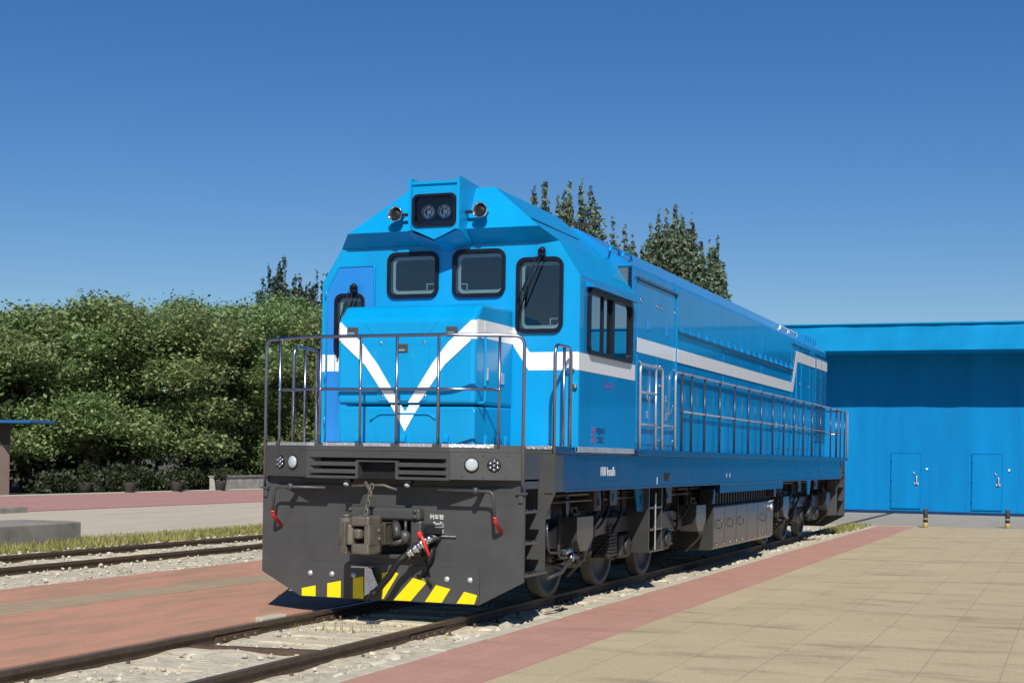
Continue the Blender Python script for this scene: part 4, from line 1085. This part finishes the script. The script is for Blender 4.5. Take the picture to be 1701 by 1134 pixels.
def stones(name, spots, label, smin, smax):
    V, F = [], []
    ico = [(0, 0, -1), (.72, -.53, -.45), (-.28, -.85, -.45), (-.89, 0, -.45), (-.28, .85, -.45), (.72, .53, -.45), (.28, -.85, .45), (-.72, -.53, .45), (-.72, .53, .45), (.28, .85, .45), (.89, 0, .45), (0, 0, 1)]
    fc = [(0, 1, 2), (1, 0, 5), (0, 2, 3), (0, 3, 4), (0, 4, 5), (1, 5, 10), (2, 1, 6), (3, 2, 7), (4, 3, 8), (5, 4, 9), (1, 10, 6), (2, 6, 7), (3, 7, 8), (4, 8, 9), (5, 9, 10), (6, 10, 11), (7, 6, 11), (8, 7, 11), (9, 8, 11), (10, 9, 11)]
    for x, y, z in spots:
        r = random.uniform(smin, smax); a = random.uniform(0, 6.28); sx, sy, sz = random.uniform(.7, 1.3), random.uniform(.7, 1.3), random.uniform(.5, .8)
        b = len(V)
        for p in ico:
            k = random.uniform(.75, 1.2)
            px, py, pz = p[0] * sx * r * k, p[1] * sy * r * k, p[2] * sz * r * k
            V.append((x + px * cos(a) - py * sin(a), y + px * sin(a) + py * cos(a), z + pz))
        F += [tuple(b + i for i in f) for f in fc]
    me = bpy.data.meshes.new(name); me.from_pydata(V, [], F); me.materials.append(M['stone'])
    o = bpy.data.objects.new(name, me); COL.objects.link(o); return stuff(o, label, 'gravel')
sp = []
def clear(x): return all(abs(x - r) > .085 for r in (-.7525, .7525))
while len(sp) < 2200:
    x, y = random.uniform(-.93, 1.46), random.uniform(-7, 6) if len(sp) < 1300 else random.uniform(6, YA)
    if clear(x) : sp.append((x, y, -.103 + random.uniform(-.015, .012)))
stones('gravel', sp, 'loose pale stones scattered over the gravel bed of the locomotive track', .010, .030)
sp = [(random.uniform(1.28, 1.47), random.uniform(-6, YA), -.07 + random.uniform(-.02, .02)) for _ in range(420)]
stones('gravel', sp, 'bigger pale stones heaped against the kerb', .03, .075)
sp = []
while len(sp) < 3200:
    x, y = random.uniform(-9.8, -5.25), random.uniform(-9, 20)
    if abs(x + 8.75) > .09 and abs(x + 7.2) > .09: sp.append((x, y, -.09 + random.uniform(-.02, .03)))
stones('gravel', sp, 'loose pale stones on the gravel of the second track', .012, .038)
sp = [(random.uniform(.82, 1.46), random.uniform(19.5, 25.5), -.06) for _ in range(500)]
g_ = stones('gravel', sp, 'gravel heap beside the rail behind the locomotive', .02, .06)

# tracks
RP = [(-.036, 0), (.036, 0), (.036, -.030), (.012, -.045), (.010, -.125), (.07, -.142), (.07, -.155), (-.07, -.155), (-.07, -.142), (-.010, -.125), (-.012, -.045), (-.036, -.030)]
def track(label, xc, y0, y1, half, near, sl_y, group_y=.62):
    t = empty('railway_track', (xc, 0, 0)); tag(t, label, 'railway track')
    for s in (-1, 1):
        m = MB(); m.mi = 0; m.prism([(s * half + a, b) for a, b in RP], 'y', y0, y1)
        m.mi = 1; m.box(s * half - .030, s * half + .030, y0, y1, .0005, .003)
        r = m.build('rail', [M['rust'], M['railtop']], t)
        if near:
            for y in ((-2.05, -.15, 8.1) if s < 0 else (-1.1, 3.0, 9.2)):
                m = MB()
                for q in (1, -1): m.prism([(s * half + q * .013, -.048), (s * half + q * .034, -.060), (s * half + q * .034, -.110), (s * half + q * .060, -.132), (s * half + q * .013, -.122)], 'y', y, y + .78)
                for k in range(4):
                    for q in (1, -1): m.bolt((s * half + q * .034, y + .12 + k * .18, -.085), (q, 0, 0), .022, .028)
                m.build('fishplate', M['rust'], r)
    y = sl_y; first = None; clips = []
    while y < y1 - .3 and y < 24:
        if first is None:
            m = MB(); m.prism([(-1.12, -.25), (1.12, -.25), (1.12, -.13), (1.05, -.100), (.95, -.105), (.88, -.150), (.63, -.150), (.55, -.098), (.3, -.090), (-.3, -.090), (-.55, -.098), (-.63, -.150), (-.88, -.150), (-.95, -.105), (-1.05, -.100), (-1.12, -.13)], 'y', -.14, .14, bev=.03)
            first = m.build('sleeper', M['sleeper'], t, loc=(0, y, 0)); o = first
            fcl = []
            if near:
                for s in (-1, 1):
                    for q in (1, -1):
                        m = MB(); m.box(s * half + q * .075, s * half + q * .15, -.05, .05, -.152, -.120, bev=.012); m.cyl((s * half + q * .11, 0, -.13), (s * half + q * .11, 0, -.075), .016, n=8)
                        fcl.append(m.build('rail_clip', M['rust'], first))
        else:
            o = first.copy(); COL.objects.link(o); o.parent = t; o.location = (0, y, random.uniform(-.03, .012)); o.rotation_euler = (0, 0, random.uniform(-.02, .02))
            if y < 8:
                for q in fcl:
                    c = q.copy(); COL.objects.link(c); c.parent = o
        y += group_y
    return t
track('nearer railway track under the blue locomotive, rusty rails bedded in pale gravel', 0, -24, 36.3, .7525, True, -6.6)
track('empty second railway track on the left, beside the grassy verge', -7.975, -30, 70, .775, False, -5.7)
m = MB(); m.prism([(-.66, -2.55), (.62, -2.35), (.62, -2.28), (-.66, -2.47)], 'z', -.115, -.065); tag(m.build('tie_rod', M['rust']), 'thin rusty tie rod lying across the gravel between the rails', 'rod')
m = MB(); m.prism([(-.98, -.95), (-.86, -1.02), (-.84, -.55), (-.99, -.50)], 'z', -.1, .015, bev=.02); tag(m.build('concrete_block', M['kerbm']), 'small pale concrete block beside the left rail under the nose', 'block')

# end wall and kerb on the left
m = MB(); m.box(-12.3, -10.95, 2.0, 9.6, -.25, .30, bev=.03); tag(m.build('concrete_wall', M['stonewall']), 'low grey concrete block wall at the left edge above the grass', 'wall')
m = MB(); m.box(-20.25, -19.9, 5, 19.2, -.2, .10, bev=.02); tag(m.build('kerb_block', M['stonewall']), 'dark kerb block on the far edge of the road at the left', 'kerb')

# grass
def blades(name, spots, h0, h1, label):
    V, F = [], []
    for x, y, z in spots:
        h = random.uniform(h0, h1); a = random.uniform(0, 6.28); w = h * .10; dx, dy = random.uniform(-.6, .6) * h, random.uniform(-.6, .6) * h
        b = len(V); V += [(x - w * cos(a), y - w * sin(a), z), (x + w * cos(a), y + w * sin(a), z), (x + dx, y + dy, z + h)]; F.append((b, b + 1, b + 2))
    me = bpy.data.meshes.new(name); me.from_pydata(V, [], F); me.materials.append(M['grassm'])
    o = bpy.data.objects.new(name, me); COL.objects.link(o); return stuff(o, label, 'grass')
sp = []
while len(sp) < 26000:
    x, y = random.uniform(-11.3, -9.75), random.uniform(-10, 30)
    if not (-12.3 < x < -10.9 and 2 < y < 9.6): sp.append((x, y, -.10))
blades('grass', sp, .05, .16, 'dry yellow green grass along the second track')
sp = [(random.gauss(1.15, .16), random.uniform(21.5, 26.0), -.08) for _ in range(1100)]
blades('grass', sp, .06, .2, 'tuft of weeds at the kerb behind the locomotive')
sp = [(random.gauss(0.0, .35), random.gauss(-.55, .2), -.12) for _ in range(120)]
blades('grass', sp, .04, .1, 'sparse blades of grass between the rails under the nose')

# ---------------------------------------------------------------- shed
SX0, SX1, SY = -3.4, 26., 36.35
shed = empty('shed', (SX0, SY, 0)); tag(shed, 'large bright blue shed with an overhanging fascia behind the yard', 'shed')
def sh(m, name, mt, par=shed):
    bmesh.ops.translate(m.bm, verts=m.bm.verts, vec=(-SX0, -SY, 0)); return m.build(name, mt, par)
m = MB(); m.box(SX0, SX1, SY, SY + 18, -.25, 5.6); sh(m, 'wall', M['wallblue'])
m = MB()
xs = np.arange(SX0 - .25, SX1 + .3, .5)
rows = [5.17, 5.2, 5.45, 5.7, 5.95, 6.0]
F0 = SY - 1.95
g = [[m.bm.verts.new((x, F0 + random.uniform(-.018, .018), z + (random.uniform(-.02, .02) if k == 5 else 0))) for x in xs] for k, z in enumerate(rows)]
for a, b in zip(g, g[1:]):
    for i in range(len(xs) - 1): m._f([a[i], a[i + 1], b[i + 1], b[i]], True)
m.box(SX0 - .25, SX1 + .25, F0 + .05, SY + 18, 5.6, 5.98); m.box(SX0 - .25, SX1 + .25, F0 + .05, SY - .005, 5.17, 5.19)
sh(m, 'canopy', M['fasciablue'])
m = MB(); m.box(SX0 - .3, SX1 + .3, F0 - .05, SY + 18, 5.985, 6.03); sh(m, 'roof', M['fasciablue'])
m = MB(); m.box(SX0, SX1, SY - .03, SY - .002, -.01, .09); sh(m, 'base_strip', M['navy'])
for x0 in (.77, 3.30, 8.4, 13.5):
    m = MB(); m.box(x0, x0 + .90, SY - .035, SY - .002, .19, 1.96, bev=.004); d = sh(m, 'door', M['wallblue'])
    m = MB()
    for a, b, c, e in ((x0 - .025, x0 - .004, .17, 1.99), (x0 + .904, x0 + .925, .17, 1.99), (x0 - .004, x0 + .904, 1.964, 1.99), (x0 - .004, x0 + .904, .165, .186)): m.box(a, b, SY - .05, SY - .002, c, e)
    sh(m, 'door_frame', M['wallblue'], d)
    m = MB(); m.tube(rpath([(x0 + .80, SY - .04, 1.22), (x0 + .80, SY - .12, 1.22), (x0 + .80, SY - .12, .98), (x0 + .80, SY - .04, .98)], .04), .022, 8); m.box(x0 + .72, x0 + .86, SY - .07, SY - .036, .95, 1.02); m.tube([(x0 + .68, SY - .06, 1.36), (x0 + .74, SY - .06, 1.28)], .02, 6)
    sh(m, 'handle', M['galv'], d)
    for z in (.45, 1.1, 1.72):
        m = MB(); m.cyl((x0 - .01, SY - .045, z - .06), (x0 - .01, SY - .045, z + .06), .018, n=8); sh(m, 'hinge', M['wallblue'], d)
    m = MB(); m.box(x0 + 1.08, x0 + 1.14, SY - .04, SY - .002, 1.43, 1.49, bev=.006); sh(m, 'switch_box', W)
for x in (-2.2, .25, 1.96, 3.1, 4.7, 6.6, 8.1, 10., 11.9, 13.3, 15.2, 17.1, 19., 21., 23.):
    m = MB(); m.box(x, x + .012, SY - .007, SY - .002, .1, 5.15); sh(m, 'wall_joint', M['wallblue'])
m = MB(); m.tube([(SX0 - .2, F0 - .04, 5.99), (SX1 + .2, F0 - .04, 5.99)], .03, 8); sh(m, 'gutter', M['fasciablue'])

for i, (x, y, lb) in enumerate(((2.85, 25.75, 'left one of the two short black and yellow bollards before the shed doors'), (4.80, 26.75, 'right one of the two short black and yellow bollards before the shed doors'))):
    b = empty('bollard', (x, y, -.012)); tag(b, lb, 'bollard', 'bollards in front of the shed')
    m = MB(); m.lathe((0, 0, .12), (0, 0, 1), [(0, .060), (.34, .060), (.36, .052), (.365, 0)], 16); m.build('post', M['bollard_dark'], b)
    m = MB(); m.lathe((0, 0, 0), (0, 0, 1), [(0, .066), (.13, .066), (.135, .060)], 16); m.build('base', M['bollard_y'], b)
    m = MB(); m.lathe((0, 0, .20), (0, 0, 1), [(0, .0625), (.05, .0625)], 16); m.build('band', M['bollard_y'] if i == 2 else M['stonewall'], b)

# ---------------------------------------------------------------- hut, pots, low wall on the left
HX, HY = -35.0, 35.6
hut = empty('brick_hut', (HX, HY, 0)); tag(hut, 'small pink brick hut with a thin blue roof at the left edge', 'hut')
m = MB(); m.box(-6, 0, 0, 1.2, -.3, 1.86); m.build('wall', M['brickwall'], hut)
m = MB(); m.box(-6.02, .02, -.02, 1.22, 1.86, 2.72); m.build('wall_band', M['hutband'], hut)
m = MB(); m.box(-6.5, 2.2, -.3, 1.3, 2.72, 2.84, bev=.02); m.build('roof', M['roofblue'], hut)
m = MB(); m.box(-.74, -.52, -.03, -.003, 1.0, 1.6); m.build('notice', W, hut)
m = MB(); m.box(-2.5, -.003 + .0, -.012, -.002, .72, .98); m.build('painted_band', M['pinkpath'], hut)
W_ = empty('low_wall', (-30.9, 45.8, 0)); tag(W_, 'long low pale wall under the trees behind the pink path', 'wall')
m = MB(); m.box(-.15, .15, 0, 26, -.3, .52); m.build('wall', M['palewall'], W_)
m = MB(); m.box(-.2, .2, -.03, 26.03, .52, .60); m.build('coping', M['stonewall'], W_)

# ---------------------------------------------------------------- foliage
def leaves(spots, size, jitter=.4, aspect=1.6, seed=1, hang=0., up=.3):
    r = np.random.default_rng(seed); n = len(spots)
    nrm = r.normal(size=(n, 3)); nrm[:, 2] = np.abs(nrm[:, 2]) + up; nrm /= np.linalg.norm(nrm, axis=1)[:, None]
    t = r.normal(size=(n, 3)); t[:, 2] -= hang * 3
    t -= nrm * (t * nrm).sum(1)[:, None]; t /= np.linalg.norm(t, axis=1)[:, None] + 1e-9
    b = np.cross(nrm, t); s = size * (1 + jitter * r.uniform(-1, 1, n))[:, None]
    c = np.asarray(spots)
    l = t * s * aspect; w = b * s * .5
    V = np.stack([c - l * .5, c + w, c + l * .5, c - w], 1).reshape(-1, 3)
    return V
def leaf_object(name, V, mt, parent):
    n = len(V) // 4
    me = bpy.data.meshes.new(name)
    me.vertices.add(len(V)); me.vertices.foreach_set('co', V.astype(np.float32).ravel())
    me.loops.add(4 * n); me.loops.foreach_set('vertex_index', np.arange(4 * n, dtype=np.int32))
    me.polygons.add(n); me.polygons.foreach_set('loop_start', np.arange(0, 4 * n, 4, dtype=np.int32)); me.polygons.foreach_set('loop_total', np.full(n, 4, dtype=np.int32))
    me.update(calc_edges=True); me.materials.append(mt)
    o = bpy.data.objects.new(name, me); COL.objects.link(o); o.parent = parent; return o
def blob_points(blobs, n, r, shell=.55):
    vol = np.array([b[3] * b[4] * b[5] for b in blobs]) ** .7; idx = r.choice(len(blobs), n, p=vol / vol.sum())
    d = r.normal(size=(n, 3)); d /= np.linalg.norm(d, axis=1)[:, None]
    rad = shell + (1 - shell) * r.uniform(0, 1, n) ** .6; rad *= 1 + .12 * r.normal(size=n)
    A = np.array(blobs)
    return A[idx, :3] + d * A[idx, 3:6] * rad[:, None]
def broad_tree(name, label, cat, loc, h, rad, seed, mt, n=9000, leaf=.17, base=.22, group=None, hang=0., flat=.52, up=.7, asp=1.6):
    r = np.random.default_rng(seed)
    t = empty(name, loc); tag(t, label, cat, group)
    blobs = []
    for k in range(60):
        a = r.uniform(0, 2 * pi); q = rad * sqrt(r.uniform(0, 1)) * .85; z = h * (base + (1 - base) * r.uniform(.06, .88))
        lim = rad * (1.08 - (abs(z / h - .5)) ** 1.6 * 1.2)
        q = min(q, lim); s = rad * r.uniform(.17, .36)
        blobs.append((q * cos(a), q * sin(a), z, s, s, s * flat))
    pts = blob_points(blobs, n, r, .35)
    # sparse twig ends outside the clumps
    ex = blob_points([(b[0], b[1], b[2], b[3] * 1.25, b[4] * 1.25, b[5] * 1.35) for b in blobs], n // 8, r, .85)
    pts = np.vstack([pts, ex]); pts = pts[pts[:, 2] > .25]
    leaf_object('crown', leaves(pts, leaf, seed=seed, hang=hang, up=up, aspect=asp), mt, t)
    m = MB(); m.tube([(0, 0, -.35), (.03, .02, h * .22), (-.04, .05, h * .45)], rad * .06, 8, False, rad * .035)
    for b in blobs[:14]:
        m.tube([(0, .02, h * .25), (b[0] * .45, b[1] * .45, (h * .25 + b[2]) * .55), (b[0] * .9, b[1] * .9, b[2])], rad * .025, 5, False, rad * .006)
    m.build('trunk', M['bark'], t); return t
G1 = 'broad trees behind the pink path'
spec = [(-41.5, 40.0, 8.6, 4.6, 'trees', 'broad olive green tree overhanging the brick hut at the left edge'),
        (-39.0, 42.8, 9.0, 4.9, 'trees2', 'yellowish broad tree just right of the hut roof'),
        (-36.8, 45.0, 9.0, 4.5, 'trees', 'broad tree with a low dark underside above the first pots'),
        (-35.8, 46.5, 9.8, 5.0, 'trees2', 'tallest broad tree in the middle of the leafy row'),
        (-34.0, 51.5, 10.0, 4.8, 'trees', 'broad tree with drooping bright lower branches over the low wall'),
        (-36.0, 57.5, 11.0, 5.2, 'trees', 'big broad tree at the right end of the leafy row beside the locomotive nose'),
        ]
for i, (x, y, h, q, mk, lb) in enumerate(spec):
    broad_tree('broadleaf_tree', lb, 'tree', (x, y, -.3), h, q, 20 + i, M[mk], n=40000, leaf=.12, asp=1.9, base=.17, group=G1, hang=.15)
broad_tree('willow_tree', 'feathery pale green willow showing through the front railing', 'tree', (-32.0, 54.6, -.3), 10.0, 3.0, 41, M['willow'], n=34000, leaf=.115, base=.05, hang=.9, flat=1.05, up=.3)
broad_tree('willow_tree', 'second feathery willow half hidden behind the locomotive nose', 'tree', (-33.0, 59., -.3), 10.2, 3.2, 42, M['willow'], n=26000, leaf=.12, base=.05, hang=.9, flat=1.05, up=.3)
# dim wood behind the row
r = np.random.default_rng(5)
bl = [(r.uniform(-52, -38), r.uniform(18, 90), r.uniform(.5, 5.0), 3.4, 3.4, 2.0) for _ in range(60)] + [(r.uniform(-45, -20), r.uniform(68, 95), r.uniform(.5, 4.5), 3.6, 3.6, 2.4) for _ in range(45)] + [(r.uniform(-25, 80), r.uniform(85, 105), r.uniform(.5, 3.2), 4.5, 4., 2.2) for _ in range(60)]
wd = leaf_object('far_wood', leaves(blob_points(bl, 60000, r, .4), .36, seed=3), M['shrub'], None); stuff(wd, 'dark mass of far bushes behind the leafy row', 'wood')
# shrubs under the trees
G2 = 'bushes under the trees'
for i, (x, y, q, h, lb) in enumerate(((-32.6, 38.4, 1.5, 1.5, 'dark bush under the trees beside the hut'), (-32.8, 42.2, 1.6, 1.3, 'dark bush under the trees behind the middle pots'),
                                  (-32.6, 47.5, 1.7, 1.4, 'dark bush under the trees just behind the left part of the low wall'), (-32.8, 53.5, 1.8, 1.3, 'dark bush under the trees behind the right part of the low wall'))):
    rr = np.random.default_rng(60 + i); t = empty('bush', (x, y, -.3)); tag(t, lb, 'bush', G2)
    bb = [(rr.uniform(-q, q) * .7, rr.uniform(-q, q), rr.uniform(.15, h * .75), q * .5, q * .5, h * .3) for _ in range(12)]
    leaf_object('foliage', leaves(blob_points(bb, 2600, rr), .11, seed=i), M['shrub'], t)
    m = MB(); m.tube([(0, 0, -.1), (.05, 0, h * .6)], .05, 6); m.build('stem', M['bark'], t)
G3 = 'pots along the pink path'
for i, (x, y, hp, lb) in enumerate(((-30.2, 35.4, .9, 'leftmost dark plant pot along the pink path, nearest the hut'), (-29.2, 37.0, .0, 'plain dark pot without a plant along the pink path'),
                                (-29.1, 40.2, 1.1, 'dark pot with the tallest leafy plant along the pink path'), (-29.1, 43.6, .35, 'rightmost dark pot along the pink path, in front of the low wall'))):
    t = empty('plant_pot', (x, y, 0)); tag(t, lb, 'plant pot', G3)
    m = MB(); m.lathe((0, 0, 0), (0, 0, 1), [(0, .20), (.36, .26), (.40, .28), (.40, .24), (.34, .22), (.33, 0)], 18); m.build('pot', M['potm'], t)
    if hp:
        rr = np.random.default_rng(80 + i)
        bb = [(rr.uniform(-.18, .18), rr.uniform(-.18, .18), .4 + rr.uniform(.1, hp), .2, .2, .2) for _ in range(7)]
        leaf_object('plant', leaves(blob_points(bb, 420, rr), .09, seed=i), M['shrub'], t)

def poplar(label, loc, h, spires, seed, mt, n=5200, leaf=.15, group='poplars beyond the yard', body=()):
    r = np.random.default_rng(seed); t = empty('poplar_tree', loc); tag(t, label, 'tree', group)
    bl = []; m = MB(); m.tube([(0, 0, -.3), (0, 0, h * .5), (0, 0, h * .9)], .20, 7, False, .03)
    for dx, dy, top, zb, w in spires:
        k = 14
        for i in range(k):
            f = i / (k - 1); z = zb + (top - zb) * f
            rad = w * (.75 + .9 * sin(pi * min(1, f * .9 + .12)) ** .8) * (1 - .72 * f ** 5)
            off = r.normal(size=2) * rad * .28
            bl.append((dx * (.35 + .65 * min(1, f * 2.5)) + off[0], dy * (.35 + .65 * min(1, f * 2.5)) + off[1], z, rad * .85, rad * .85, (top - zb) / k * 1.0))
        m.tube([(0, 0, zb * .8), (dx * .6, dy * .6, zb + (top - zb) * .25), (dx, dy, top - .3)], .07, 5, False, .015)
    bl += list(body)
    pts = blob_points(bl, n, r, .25)
    leaf_object('crown', leaves(pts, leaf, seed=seed, aspect=1.3, up=.0), mt, t); m.build('trunk', M['bark'], t); return t
CR = (.935, .356)
def pop(label, base, tops, seed, mt, n, zb=.8, w=.30, grp='poplars beyond the yard', body=()):
    # tops: list of (x, y, z) spire tops
    sp = []
    for q in tops:
        x, y, z = q[:3]; ww = q[3] if len(q) > 3 else w
        sp.append((x - base[0], y - base[1], z - .35, z * .3 if ww < .35 else 1.0, ww * 1.5))
    poplar(label, (base[0], base[1], -.3), max(q[2] for q in tops), sp, seed, mt, n, group=grp, body=[(x - base[0], y - base[1], z, rx, rx, rz) for x, y, z, rx, rz in body])
P1, P2 = M['poplar'], M['poplar2']
pop('slim poplar with two spires just above the cab roof', (-18.0, 54.0), [(-18.25, 53.9, 14.5), (-17.80, 54.06, 14.8)], 1, P1, 34000, w=.52, body=[(-18.1, 53.9, 11.6, .55, 1.9), (-18.0, 54., 8.5, 1., 3.)])
pop('poplar with five narrow spires behind the front of the roof', (-16.5, 54.6), [(-17.25, 54.3, 14.1), (-16.95, 54.4, 14.45, .40), (-16.70, 54.5, 14.8, .55), (-16.19, 54.68, 14.8), (-15.70, 54.85, 14.7)], 2, P1, 64000, w=.52, body=[(-16.9, 54.4, 11.5, .55, 1.6), (-16.3, 54.6, 11.6, .6, 1.6), (-15.8, 54.8, 11., .6, 1.8), (-16.5, 54.6, 8., 1.4, 4.)])
pop('low bushy poplar in the dip between the two taller groups', (-14.6, 55.3), [(-15.2, 55.1, 13.3, .5), (-14.7, 55.3, 13.1, .5), (-14.2, 55.5, 12.9, .5), (-13.85, 55.6, 12.5, .45)], 3, P1, 27000)
pop('wide many-spired poplar standing behind the middle of the locomotive roof', (-11.8, 56.3), [(-13.35, 55.75, 12.1, .3), (-13.0, 55.87, 13.0, .36), (-12.70, 56.0, 13.5, .36), (-12.3, 56.15, 13.55, .45), (-11.9, 56.3, 13.75, .5), (-11.45, 56.5, 13.4, .5), (-11.05, 56.6, 13.3, .4)], 4, P1, 72000, body=[(-12.6, 56.0, 11., .75, 2.0), (-11.9, 56.3, 11.4, .8, 2.0), (-11.3, 56.5, 11.2, .7, 2.0), (-12.0, 56.2, 8.2, 1.6, 3.6), (-13.0, 55.9, 10., .5, 1.6)])
pop('shorter poplar at the right edge of the wide many-spired one', (-10.2, 57.0), [(-10.66, 56.78, 12.3, .36), (-10.3, 56.9, 12.2, .3), (-9.98, 57.03, 12.6, .34), (-9.85, 57.1, 11.3, .4)], 5, P1, 28500, body=[(-10.4, 56.9, 9.2, .6, 2.2), (-10.0, 57.05, 8.6, .55, 2.2)])
pop('dark poplar above the leafy row at the left of the locomotive, tallest of three', (-36.3, 61.0), [(-37.1, 60.7, 11.8, .4), (-36.7, 60.8, 12.3, .45), (-36.3, 61.0, 12.6, .5), (-35.9, 61.1, 13.0, .5), (-35.5, 61.3, 11.9, .5)], 6, P2, 36000, grp='dark poplars left of the locomotive')
pop('small dark pointed poplar in the middle of the three left of the cab', (-35.0, 61.4), [(-35.05, 61.4, 12.0, .4), (-34.8, 61.5, 11.4, .4)], 7, P2, 15000, grp='dark poplars left of the locomotive')
pop('dark poplar touching the cab edge, nearest the locomotive of three', (-34.2, 61.7), [(-34.6, 61.5, 11.6, .4), (-34.25, 61.6, 12.1, .42), (-33.95, 61.8, 11.8, .4), (-33.6, 61.9, 12., .4)], 8, P2, 24000, grp='dark poplars left of the locomotive')

pl = empty('utility_pole', (-13.6, 47.0, -.3)); tag(pl, 'thin utility pole with one crossarm in front of the poplars', 'pole')
m = MB(); m.cyl((0, 0, 0), (0, 0, 11.4), .10, .07, 8); m.build('pole', M['sleeper'], pl)
m = MB(); m.box(-.9, .8, -.04, .04, 11.95 - .04, 12.0, rot=Matrix.Rotation(radians(20), 3, 'Z')); m.tube([(0, 0, 11.3), (0, 0, 12.0)], .05, 6); m.build('crossarm', M['black'], pl)

# ================================================================== CAMERA, SUN, SKY
yaw, roll, f, cy = .3640, .0150, 2481.6, 760.99
d = Vector((-sin(yaw), cos(yaw), 0)); rt = Vector((cos(yaw), sin(yaw), 0)); up = Vector((0, 0, 1))
Xc = rt * cos(roll) + up * sin(roll); Yc = up * cos(roll) - rt * sin(roll)
cam = bpy.data.cameras.new('camera'); co = bpy.data.objects.new('camera', cam); COL.objects.link(co)
mw = Matrix((Xc, Yc, -d)).transposed().to_4x4(); mw.translation = Vector((6.548, -13.707, 1.60))
co.matrix_world = mw
cam.sensor_fit = 'HORIZONTAL'; cam.sensor_width = 36.; cam.lens = f / 1701 * 36; cam.shift_y = (cy - 567) / 1701
cam.clip_start = .1; cam.clip_end = 3000
S.camera = co

AZ, EL = radians(23), radians(39)
to_sun = Vector((sin(AZ) * cos(EL), -cos(AZ) * cos(EL), sin(EL)))
sun = bpy.data.lights.new('sun', 'SUN'); sun.energy = SUN_E; sun.angle = radians(.5); sun.color = (1., .955, .88)
so = bpy.data.objects.new('sun', sun); COL.objects.link(so); so.rotation_euler = to_sun.to_track_quat('Z', 'Y').to_euler(); so.location = (0, -10, 30)
w = bpy.data.worlds.new('World'); S.world = w; w.use_nodes = True
nt = w.node_tree; nt.nodes.clear()
sky = nt.nodes.new('ShaderNodeTexSky'); sky.sky_type = 'NISHITA'; sky.sun_disc = False
sky.sun_elevation = EL; sky.sun_rotation = atan2(to_sun.x, to_sun.y)
sky.altitude = 50; sky.air_density = SKY_AIR; sky.dust_density = SKY_DUST; sky.ozone_density = SKY_OZ
bg = nt.nodes.new('ShaderNodeBackground'); bg.inputs['Strength'].default_value = SKY_E
wo = nt.nodes.new('ShaderNodeOutputWorld')
hs = nt.nodes.new('ShaderNodeHueSaturation'); hs.inputs['Saturation'].default_value = SKY_SAT; hs.inputs['Hue'].default_value = SKY_HUE
nt.links.new(sky.outputs[0], hs.inputs['Color']); nt.links.new(hs.outputs[0], bg.inputs[0]); nt.links.new(bg.outputs[0], wo.inputs[0])
S.view_settings.view_transform = 'Standard'; S.view_settings.look = 'None'; S.view_settings.exposure = EXPO; S.view_settings.gamma = 1.
S.view_settings.use_curve_mapping = False
